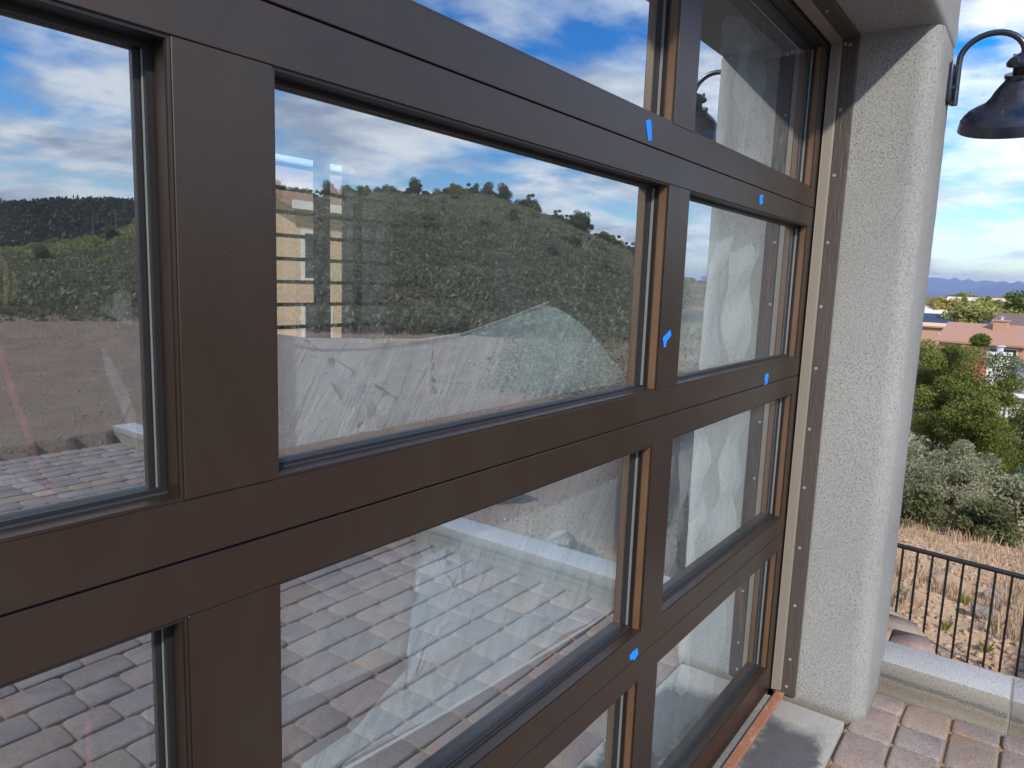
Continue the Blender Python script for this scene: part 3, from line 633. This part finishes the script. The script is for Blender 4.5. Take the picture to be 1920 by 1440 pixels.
# ---------------------------------------------------------------- dry grass and scrub (uncountable)
def grass(name,P,h,wd,mt,label,lean=.35,per=14,spread=.09):
    n=len(P); idx=np.repeat(np.arange(n),per); Q=P[idx]+rng.normal(size=(n*per,2))*spread
    z=hz(Q[:,0],Q[:,1])-.01; hh=h*(.5+.9*rng.random(len(Q)))*(.6+.7*rng.random(n))[idx]; th=rng.random(len(Q))*6.28; ln=lean*hh*rng.random(len(Q))
    ph=rng.random(len(Q))*6.28; dx,dy=np.cos(ph)*wd,np.sin(ph)*wd
    b1=np.stack([Q[:,0]-dx,Q[:,1]-dy,z],-1); b2=np.stack([Q[:,0]+dx,Q[:,1]+dy,z],-1)
    mx=Q[:,0]+np.cos(th)*ln*.4; my=Q[:,1]+np.sin(th)*ln*.4
    m2=np.stack([mx+dx*.7,my+dy*.7,z+hh*.6],-1); t=np.stack([Q[:,0]+np.cos(th)*ln,Q[:,1]+np.sin(th)*ln,z+hh],-1)
    V=np.stack([b1,b2,m2,t],1).reshape(-1,3)
    return tag(npmesh(name,V,np.arange(4*len(Q)).reshape(-1,4),mt,col=np.clip((.25+.6*rng.random(n))[idx]+.2*rng.normal(size=len(Q)),0,1)),label,'grass',kind='stuff')
def patchy(P,wl,thr): return P[fnoise(P[:,0],P[:,1],wl)>thr]
P=patchy(polar(3400,80,100,9.0,30,1.0),1.6,.1)
grass('dry_grass',P,.20,.004,M['straw'],'straw coloured dry grass on the slope below the railing')
grass('dry_grass',patchy(polar(900,80,98,6.6,10),2,.35),.16,.004,M['straw'],'short dry grass tufts on the sandy ground near the railing',per=10,spread=.05)
grass('dry_grass',patchy(polar(1300,110,168,16,30,1.6),5,.3),.16,.006,M['straw'],'dry grass at the edge of the bare yard in the reflection')
def scrub(name,P,rad,nl,ls,mt,label,sq=.75,tone=None):
    n=len(P); z=hz(P[:,0],P[:,1]); r=rad*(.5+.9*rng.random(n)); idx=np.repeat(np.arange(n),nl)
    d=rng.normal(size=(len(idx),3)); d/=np.linalg.norm(d,axis=1)[:,None]; d*=(rng.random(len(idx))**.35)[:,None]; d[:,2]=np.abs(d[:,2])*sq*1.25-.08
    C=np.stack([P[:,0],P[:,1],z],-1)[idx]+d*r[idx][:,None]
    V,F=leaves(C,ls*r[idx]/rad); base=(rng.random(n) if tone is None else tone(P))[idx]
    return tag(npmesh(name,V,F,mt,col=np.clip(base*.65+rng.random(len(idx))*.35,0,1)),label,'scrub',kind='stuff')
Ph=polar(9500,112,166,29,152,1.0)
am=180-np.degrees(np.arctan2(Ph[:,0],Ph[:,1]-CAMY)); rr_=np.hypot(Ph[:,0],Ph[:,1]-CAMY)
def cloud_shade_tone(P):
    r=np.hypot(P[:,0],P[:,1]-CAMY); return np.clip(.15+.55*np.clip((r-60)/80,0,1)+.25*rng.normal(size=len(P))+.2*fnoise(P[:,0],P[:,1],25),0,1)  # lower slope darker: cloud shade put into the leaf tone
scrub('hill_scrub',Ph,.62,44,.13,M['scrub'],'grey brown scrub covering the reflected hillside',tone=cloud_shade_tone)
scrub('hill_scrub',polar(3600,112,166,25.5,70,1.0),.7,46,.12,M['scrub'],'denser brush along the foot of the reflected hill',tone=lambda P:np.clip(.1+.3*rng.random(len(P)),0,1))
scrub('hill_scrub',polar(900,112,146,20,27,1.0),.6,60,.10,M['scrub'],'low brush where the bare yard meets the reflected hill',tone=lambda P:np.clip(.15+.4*rng.random(len(P)),0,1))
Pg=patchy(polar(3200,112,166,45,150,1.0),22,.15)
grass('sunlight_hill_grass',Pg,.55,.03,M['straw'],'pale grass between the bushes near the hilltop, standing in for sunlight',per=8,spread=.8)  # pale grass stands in for sunlight on the upper slope
scrub('ridge_scrub',polar(2600,150,166,62,112,1.0),.6,36,.15,M['olive'],'pale green brush along the low ridge in the left pane')
scrub('far_hill_scrub',polar(9000,140,172,260,540,1.0),3.4,24,1.1,M['farveg'],'woodland covering the far hill in the left pane, darkened as if under cloud')
# ---------------------------------------------------------------- trees
rng=np.random.default_rng(21); random.seed(5)
def tree_meshes(kind,mt,bark,rad,h,trunk,nclump,nleaf,clr,ls,flat=.75,elong=1.6,upw=0.0):
    C,t,cc=crown_pts(rad,nclump,nleaf,clr,flat); C=C+np.array([0,0,h-rad[2]]); C[:,2]=np.maximum(C[:,2],.12*h*rng.random(len(C)))
    V,F=leaves(C,ls,elong,upw); cm=npmesh('crown',V,F,mt,col=t,linkit=False)
    m=MB(); top=h-rad[2]*.4
    m.tube([(0,0,-.3),(rad[0]*.05,0,top*.3),(-rad[0]*.04,rad[1]*.05,top*.65),(0,0,top)],[trunk*1.3,trunk,trunk*.6,trunk*.2],8)
    for i in range(min(9,nclump)):
        c=cc[i*(nclump//min(9,nclump))]*.8+np.array([0,0,h-rad[2]]); z0=max(.1*h,c[2]*.45)
        m.tube([(0,0,z0),(c[0]*.5,c[1]*.5,(z0+c[2])*.52),tuple(c)],[trunk*.5,trunk*.32,trunk*.1],6)
    bmesh.ops.recalc_face_normals(m.b,faces=m.b.faces); tm=bpy.data.meshes.new('trunk'); m.b.to_mesh(tm); m.b.free(); tm.materials.append(bark)
    return cm,tm
def put_tree(name,ms,x,y,label,cat='tree',sc=1,rz=0,group=None,z=None):
    o=thing(name,label,cat,(x,y,float(hz(x,y)) if z is None else z),rz,group); o.scale=(sc,sc,sc)
    c=link(bpy.data.objects.new('crown',ms[0]),o); t=link(bpy.data.objects.new('trunk',ms[1]),o); return o
jm=tree_meshes('j',M['juniper'],M['bark'],(1.9,1.62,2.75),5.5,.17,105,1150,.42,.034,.72,2.4,.7)
put_tree('juniper_tree',jm,24.5,1.05,'large bright green juniper beside the stucco pier above the grey bushes',z=-6.35,sc=1.0)
jm2=tree_meshes('j',M['juniper'],M['bark'],(1.3,1.2,1.7),3.3,.1,45,1000,.40,.036,.7,2.4,.7)
put_tree('juniper_tree',jm2,26,-.95,'smaller green juniper at the right edge beside the large one',z=-6.4)
jm3=tree_meshes('j',M['juniper'],M['bark'],(.5,.5,.9),2.2,.05,14,200,.25,.08)
om=tree_meshes('o',M['oak'],M['greybark'],(1.5,1.45,.95),1.85,.06,90,850,.31,.033,.8)
put_tree('scrub_oak',om,20.3,.95,'pale grey green scrub oak under the large juniper','bush')
om2=tree_meshes('o',M['oak'],M['greybark'],(1.0,1.0,.75),1.5,.05,40,280,.28,.065,.8)
put_tree('scrub_oak',om2,20.2,-.55,'low grey green bush right of the pale scrub oak','bush')
put_tree('scrub_oak',om2,21.2,2.35,'grey green bush half hidden by the stucco pier','bush',sc=1.35,rz=2)
dm=tree_meshes('d',M['sage'],M['greybark'],(.9,.8,.55),1.05,.04,30,240,.26,.06,.8)
dk=tree_meshes('dk',M['darktree'],M['greybark'],(.85,.7,.5),.95,.04,30,240,.26,.06,.8)
put_tree('dark_shrub',dk,17.6,1.1,'dark low shrub in the straw grass below the scrub oak','bush')
put_tree('dark_shrub',dk,17.8,-.25,'dark rounded shrub right of the other dark shrub','bush',rz=1.2,sc=.9)
put_tree('sage_bush',dm,23,-1.1,'grey bush at the right edge below the smaller juniper','bush',sc=1.3)
def tuft(x,y,label,h=.13):
    n=60; th=rng.random(n)*6.28; r0=.025*rng.random(n); ln=.07*rng.random(n); hh=h*(.5+.6*rng.random(n)); w_=.0022
    b=np.stack([np.cos(th)*r0,np.sin(th)*r0,0*r0-.01],-1); tp=np.stack([np.cos(th)*(r0+ln),np.sin(th)*(r0+ln),hh],-1); md=(b+tp)/2+np.array([0,0,.02]); sd=np.stack([-np.sin(th),np.cos(th),0*th],-1)*w_
    V=np.stack([b-sd,b+sd,md+sd,tp],1).reshape(-1,3); o=npmesh('grass_tuft',V,np.arange(4*n).reshape(-1,4),M['olive'],col=rng.random(n)); o.location=(x,y,float(hz(x,y))); tag(o,label,'plant')
tuft(7.4,-.30,'green tuft on the sand under the middle of the railing'); tuft(7.0,-.62,'olive tuft low between the right bars of the railing',.12); tuft(8.6,.17,'small green tuft beside the golden rock'); tuft(9.0,-.35,'pale green tuft in front of the wide orange rock',.16)
tuft(8.0,-.66,'green tuft beside the pale pointed rock',.14)
scrub('yard_brush',polar(190,108,121,9,27,1.3),.5,110,.035,M['scrub'],'low brush scattered over the bare yard in the reflection')
# valley trees
vk={k:tree_meshes(k,M[m_],M['bark'],r_,h_,.18,40,110,.9,.34,.8) for k,m_,r_,h_ in (('o','olive',(2.8,2.8,2.3),5.2),('y','yellow',(2.4,2.4,2.0),4.4),('r','red',(2.2,2.2,1.6),3.6),('g','juniper',(2.6,2.6,2.4),5.0),('s','sage',(2.6,2.6,1.9),4.0))}
def vt(k,X,u,sc,label,z=None): # u = sideways offset in metres at distance X
    put_tree('valley_tree',vk[k],X,u,label,sc=sc,rz=random.random()*6,z=z)
vt('y',60,4.6,.62,'thin yellowish tree left of the white chimney',z=-7.6)
vt('s',58,-1.0,.7,'blue green tree behind the grey roof at the right edge',z=-7.6)
vt('o',112,7.2,1.05,'rounded olive tree behind the orange roof',z=-6.2)
vt('o',118,5.2,.95,'second rounded olive tree behind the orange roof',z=-6.2)
vt('r',125,3.6,.9,'rusty red tree beyond the orange roof',z=-5.6)
vt('g',120,1.2,1.15,'green tree behind the brown roof at the right',z=-5.2)
n_=0
for i in range(46):
    Xd=random.uniform(150,420); az=random.uniform(84.0,89.6); yy=CAMY+Xd/math.tan(R(az)); k=random.choice('ooygosyor')
    put_tree('valley_tree',vk[k],Xd,yy,'small hazy tree in the far band of trees across the valley',sc=random.uniform(.85,1.2),rz=random.random()*6,group='far band of valley trees',z=-6.5+ (Xd-150)*.004+ (.9 if az<85.8 else 0))
# hill trees
hk=[tree_meshes('h%d'%i,M[m_],M['bark'],r_,h_,.12,34,190,.5,.13,.8) for i,(m_,r_,h_) in enumerate((('darktree',(1.7,1.6,1.2),2.0),('olive',(1.6,1.7,1.1),1.8),('darktree',(1.2,1.2,1.5),2.6),('scrub',(1.9,1.6,1.0),1.6)))]
for i in range(40):
    a=36+31*(i+random.random())/40; rc=np.interp(a,E_AZ,E_RC); r=rc-random.uniform(-3,8); az=R(180-a)
    put_tree('hill_tree',random.choice(hk),r*math.sin(az),CAMY+r*math.cos(az),'small pinyon or juniper on the crest of the reflected hill',sc=random.uniform(.65,1.45),rz=random.random()*6,group='trees along the hill crest')
for i in range(60):
    a=random.uniform(19,68); r=random.uniform(40,140); az=R(180-a)
    put_tree('hill_tree',random.choice(hk),r*math.sin(az),CAMY+r*math.cos(az),'dark bush-like tree on the slope of the reflected hill',sc=random.uniform(.3,.6),rz=random.random()*6,group='trees on the hillside')
for i in range(10):
    a=17+12*(i+random.random())/10; r=random.uniform(95,112); az=R(180-a)
    put_tree('ridge_tree',hk[1],r*math.sin(az),CAMY+r*math.cos(az),'pale green tree on the low ridge below the far hill',sc=random.uniform(.3,.55),rz=random.random()*6,group='trees on the low ridge')
# utility poles and cable
def hp_(a,r): az=R(180-a); x,y=r*math.sin(az),CAMY+r*math.cos(az); return x,y,float(hz(x,y))
for a,r,lb in ((24.2,112,'thin utility pole on the low ridge in the left pane, left one'),(25.6,108,'thin utility pole on the low ridge in the left pane, right one')):
    x,y,z=hp_(a,r); o=thing('utility_pole',lb,'pole',(x,y,z)); MB().tube([(0,0,-.5),(0,0,3.6)],[.09,.06],8).build('post',M['greybark'],o); MB().box(-.7,.7,-.05,.05,3.0,3.12).build('crossarm',M['greybark'],o)
# ---------------------------------------------------------------- houses
def house(label,x,y,zb,w,d,h,rh,rz,wall,roof,chim=None,wins=(),panel=None,ov=.35,capm=None):
    o=thing('house',label,'house',(x,y,zb),rz)
    # gable roof, ridge along local y (w along y, d along x)
    m=MB().box(-d/2,d/2,-w/2,w/2,0,h); m.prism([(-d/2,h),(d/2,h),(0,h+rh*.92)],-w/2,w/2,'y'); m.build('wall',M[wall],o)
    m=MB(); t=.16; k=rh/(d/2)
    m.prism([(-d/2-ov,h-ov*k+.05),(-d/2-ov,h-ov*k+t+.05),(0,h+rh+t+.05),(d/2+ov,h-ov*k+t+.05),(d/2+ov,h-ov*k+.05),(0,h+rh+.05)],-w/2-ov,w/2+ov,'y')
    rf=m.build('roof',M[roof],o)
    MB().box(-d/2-ov-.06,-d/2-ov,-w/2-ov,w/2+ov,h-ov*k+.02,h-ov*k+.22).build('gutter',M['whitewall' if wall!='adobe' else 'orange_roof'],rf)
    if chim:
        cx,cy,cw,ct,cm=chim; c=MB().box(cx-cw/2,cx+cw/2,cy-cw/2,cy+cw/2,h*.5,ct).box(cx-cw*.6,cx+cw*.6,cy-cw*.6,cy+cw*.6,ct,ct+.12).build('chimney',M[cm],o)
        MB().tube([(cx,cy,ct+.12),(cx,cy,ct+.42)],.16,12).tube([(cx,cy,ct+.42),(cx,cy,ct+.5)],.24,12).build('flue_cap',M['galv'],c)
    for (wy,wz,ww,wh) in wins:
        f=MB().box(-d/2-.05,-d/2-.002,wy-ww/2-.08,wy+ww/2+.08,wz-wh/2-.08,wz+wh/2+.08).build('window',M['whitewall'],o); MB().box(-d/2-.065,-d/2-.0505,wy-ww/2,wy+ww/2,wz-wh/2,wz+wh/2).build('pane',M['dwin'],f)
    if panel:
        y0,y1=panel
        for i in range(2):
            s0,s1=.2+.38*i,.55+.38*i
            m=MB(); m.prism([(-d/2*(1-s0),h+rh*s0+t+.08),(-d/2*(1-s1),h+rh*s1+t+.08),(-d/2*(1-s1),h+rh*s1+t+.14),(-d/2*(1-s0),h+rh*s0+t+.14)],y0,y1,'y'); m.build('solar_panel',M['panel'],rf)
    return o
house('white walled house with grey shingle roof and tall white chimney',49,-3.4,-8.6,8,7,3.6,1.35,R(2),'whitewall','grey_roof',(-2.9,4.60,.95,5.55,'whitewall'),((1.9,1.8,.9,1.1),(-1.2,1.8,1.4,1.1)))
house('low house with orange tiled roof, brown chimney and dark porch',93,4.0,-7.4,7.5,9,2.5,1.7,R(-7),'adobe','orange_roof',(-1.0,-1.0,1.2,4.8,'adobe'),((-2.0,1.3,2.4,1.6),(1.5,1.3,1.2,1.0)))
vt('y',80,5.6,.6,'pale yellow tree in front of the orange roof',z=-7.4)
house('long tan roofed house with dark solar panels beyond the juniper',112,12.5,-7.0,20,9,2.8,1.4,R(3),'adobe','beige',None,((4,1.4,2,1.2),(-3,1.4,2,1.2)),panel=(-8,6))
house('cream house with pale roof, blue panels and white chimney far off',152,14.2,-6.2,10,9,2.4,1.5,R(12),'whitewall','white_roof',(-1,-4.0,1.5,5.2,'whitewall'),((1,1.2,1.5,1.2),),panel=(-3,0))
house('cream gabled house with brown roof at the right edge',100,.6,-6.6,6,8,3.2,1.3,R(-8),'cream','brown_roof',None,((1.2,1.6,1.0,1.3),))
for i,(x,az,w_,wl,rf_,lb) in enumerate(((230,85.6,9,'cream','white_roof','tiny pale house among the far trees, left one'),(260,86.9,8,'whitewall','beige','tiny white house among the far trees, middle one'),(300,88.6,12,'beige','brown_roof','tiny tan house among the far trees near the right edge'))):
    house(lb,x,CAMY+x/math.tan(R(az)),-4.6,w_,7,2.6,1.2,0,wl,rf_,None,((0,1.3,1.4,1.1),),)
o=tag(MB().box(72,72.2,1.0,5.6,-7.6,-5.15).build('garden_wall',M['redwall']),'low red wall behind the white chimney','wall')
# neighbour seen through the garage's back window
house('beige neighbouring house seen through the slatted back window',17.5,19,-2.6,12,9,4.2,1.6,R(90),'beige','orange_roof',None,((-3.0,2.6,.9,1.3),(0,2.6,.9,1.3),(3.8,3.0,.7,1.1),(5.45,3.0,.6,1.1),(3.8,1.2,.7,1.2),(5.35,1.1,.8,1.3)))
# ---------------------------------------------------------------- interior plastic sheets and cords
def sheet(name,outline,y0,mt,label,amp=.018,step=.02,edge=None,freq=(9,14),par=None):
    """a hanging sheet: outline in x,z triangulated on a grid, rippled in depth"""
    for _ in range(2):   # soften the corners
        outline=[q for i,p in enumerate(outline) for n_ in (outline[(i+1)%len(outline)],) for q in ((.75*p[0]+.25*n_[0],.75*p[1]+.25*n_[1]),(.25*p[0]+.75*n_[0],.25*p[1]+.75*n_[1]))]
    xs=[p[0] for p in outline]; zs=[p[1] for p in outline]
    def inside(x,z):
        c=False; n=len(outline); j=n-1
        for i in range(n):
            if (zs[i]>z)!=(zs[j]>z) and x<(xs[j]-xs[i])*(z-zs[i])/(zs[j]-zs[i])+xs[i]: c=not c
            j=i
        return c
    b=bmesh.new(); f=b.faces.new([b.verts.new((x,y0,z)) for x,z in outline]); bmesh.ops.triangulate(b,faces=[f])
    for ax,lo,hi in ((0,min(xs),max(xs)),(2,min(zs),max(zs))):
        v=lo+step
        while v<hi:
            co=[0,0,0]; co[ax]=v; no=[0,0,0]; no[ax]=1
            bmesh.ops.bisect_plane(b,geom=b.verts[:]+b.edges[:]+b.faces[:],plane_co=co,plane_no=no); v+=step
    ph=[random.uniform(0,6) for _ in range(6)]
    for v in b.verts:
        x,z=v.co.x,v.co.z
        v.co.y=y0+amp*(.5*math.sin(freq[0]*x+3*z+ph[0]+1.5*math.sin(4*z+ph[1]))+.3*math.sin(freq[1]*(x*.8-z)+ph[2]+math.sin(9*x))+.2*abs(math.sin(23*x+9*z+ph[3]))+.12*math.sin(47*x-30*z+ph[4]))
    me=bpy.data.meshes.new(name); b.to_mesh(me); b.free(); me.materials.append(mt)
    for p in me.polygons: p.use_smooth=True
    o=link(bpy.data.objects.new(name,me),par)
    if not par: tag(o,label,'plastic sheet')
    return o
o=sheet('plastic_sheet',[(.46,-.085),(.58,-.080),(.65,-.09),(.75,-.10),(.86,-.10),(.97,-.095),(1.1,-.07),(1.24,-.04),(1.37,-.075),(1.5,-.15),(1.62,-.22),(1.72,-.33),(1.79,-.50),(1.80,-.685),(1.755,-.84),(1.48,-.835),(1.248,-.821),(1.06,-.81),(.905,-.799),(.799,-.792),(.706,-.781),(.60,-.765),(.624,-.735),(.706,-.739),(.774,-.713),(.848,-.681),(.901,-.646),(.988,-.623),(1.101,-.591),(1.2,-.558),(1.268,-.517),(1.30,-.471),(1.25,-.41),(.46,-.36)],.10,M['plastic'],'cloudy plastic sheet hanging behind the large centre pane, lower edge bright',.012)
MB().tube([(.60,.092,-.765),(.706,.093,-.781),(.905,.094,-.799),(1.06,.094,-.81),(1.248,.094,-.821),(1.48,.094,-.835),(1.755,.094,-.84)],.0030,6).build('rolled_edge',M['plastic_edge'],o)
e_=[(.46,-.085),(.58,-.080),(.65,-.09),(.75,-.10),(.86,-.10),(.97,-.095),(1.1,-.07),(1.24,-.04)]
MB().tube([(x,.094,z) for x,z in e_],.0018,6).build('rolled_edge',M['plastic_fold'],o)
sheet('fold',[(.602,-.467),(.781,-.457),(.992,-.428),(1.235,-.417),(1.262,-.518),(1.063,-.598),(.912,-.649),(.783,-.654),(.672,-.649),(.604,-.642)],.115,M['plastic_wisp'],'',.01,par=o)
sheet('fold',[(1.285,-.622),(1.40,-.785),(1.239,-.72)],.085,M['plastic_thin'],'',.01,.01,par=o)
sheet('fold',[(1.478,-.66),(1.447,-.74),(1.40,-.785),(1.55,-.81)],.085,M['plastic_thin'],'',.01,.01,par=o)
sheet('fold',[(1.043,-.647),(1.023,-.751),(1.125,-.756)],.085,M['plastic_thin'],'',.008,.01,par=o)
sheet('fold',[(.70,-.742),(.86,-.690),(1.02,-.630),(1.08,-.655),(.95,-.735),(.80,-.775)],.085,M['plastic_thin'],'',.01,.012,par=o)
o=sheet('plastic_sheet',[(2.05,.80),(2.5,.80),(2.52,.30),(2.50,-.30),(2.55,-.9),(2.60,-1.52),(1.95,-1.55),(1.85,-1.1),(1.80,-.60),(1.90,-.20),(2.0,.15),(2.08,.42)],.11,M['plastic_thin'],'tall plastic sheet hanging in folds behind the right column of panes',.03,freq=(16,22))
for pts_ in ([(2.16,.22),(2.24,.24),(2.13,-.05),(2.02,-.45),(1.96,-.9),(1.88,-.9),(1.98,-.4),(2.08,0)],[(2.30,.18),(2.40,.20),(2.46,-.1),(2.48,-.5),(2.50,-1.0),(2.30,-1.02),(2.30,-.5),(2.28,-.1)],[(2.05,-.35),(2.16,-.42),(2.22,-.75),(2.18,-1.3),(2.02,-1.3),(2.06,-.8)],[(2.16,.72),(2.26,.70),(2.34,.46),(2.40,.30),(2.28,.30),(2.2,.5)]):
    sheet('fold',pts_,.09,M['plastic_fold'],'',.035,freq=(20,26),par=o)
wl=[(.264,-.204),(.291,-.217),(.315,-.24),(.352,-.257),(.386,-.268),(.385,-.278),(.319,-.255),(.29,-.231),(.263,-.214)]
o=sheet('plastic_sheet',[(.15,-.19)]+wl+[(.15,-.205)],.09,M['plastic_wisp'],'wisp of plastic sheet low behind the left pane',.004,.008)
sheet('fold',[(.365,-.078),(.383,-.115),(.402,-.171),(.415,-.23),(.423,-.271),(.413,-.269),(.397,-.202),(.382,-.151),(.367,-.108)],.092,M['plastic_wisp'],'',.004,.008,par=o)
tag(sheet('plastic_bundle',[(.361,-.041),(.37,-.037),(.379,-.045),(.377,-.033),(.384,-.021),(.391,-.025),(.401,-.027),(.412,-.036),(.424,-.044),(.424,-.064),(.407,-.060),(.394,-.063),(.386,-.056),(.375,-.053)],.09,M['plastic_wisp'],'bunched pale plastic behind the right edge of the left pane',.006,.006),'bunched pale plastic behind the right edge of the left pane','plastic sheet')
tag(MB().tube([(2.80,.14,.2),(2.83,.14,-.1),(2.84,.13,-.45),(2.85,.13,-.61),(2.83,.13,-.75),(2.81,.13,-.91),(2.76,.13,-1.09),(2.735,.13,-1.17),(2.80,.13,-1.36),(2.88,.14,-1.57)],.011,8).build('orange_hose',M['hose'],smooth=60),'orange hose hanging inside behind the right column of panes','hose')
tag(MB().tube([(2.83,.12,-.95),(2.84,.12,-1.10),(2.875,.12,-1.22),(2.90,.12,-1.27)],[.006,.007,.010,.014],8).build('pale_rope',M['rope'],smooth=60),'short pale rope end hanging beside the orange hose','rope')
tag(MB().tube([(.27,.15,.12),(.283,.15,-.05),(.294,.15,-.108),(.306,.15,-.161),(.319,.15,-.211),(.33,.15,-.256),(.337,.15,-.275),(.36,.16,-.45),(.38,.2,-1.59)],.0042,8).build('red_cord',M['redcord'],smooth=60),'red cord hanging inside behind the far left pane','cord')
tag(MB().tube([(.270,.12,.010),(.285,.12,.004),(.290,.12,-.002),(.290,.12,-.023),(.288,.12,-.039),(.294,.12,-.036),(.298,.12,-.007),(.300,.12,-.018),(.297,.12,-.034)],[.002,.0025,.003,.003,.0025,.0015,.0025,.003,.002],6).build('yellow_strap',M['strap'],smooth=60),'yellow strap hanging inside at the left edge of the photo','strap')
# ---------------------------------------------------------------- haze
hm=bpy.data.materials.new('air_haze'); hm.use_nodes=True; ht=NT(hm.node_tree); ht.n.clear()
pvn=ht.new('ShaderNodeVolumePrincipled',{'Color':(.62,.76,1,1),'Density':.00006,'Anisotropy':.2}); out=ht.new('ShaderNodeOutputMaterial'); ht.l.new(pvn.outputs[0],out.inputs['Volume'])
HAZE=True
if HAZE: tag(MB().box(-31000,31000,-31000,31000,-75,480).build('haze',hm),'thin pale blue haze in the air over the valley','haze',kind='stuff')
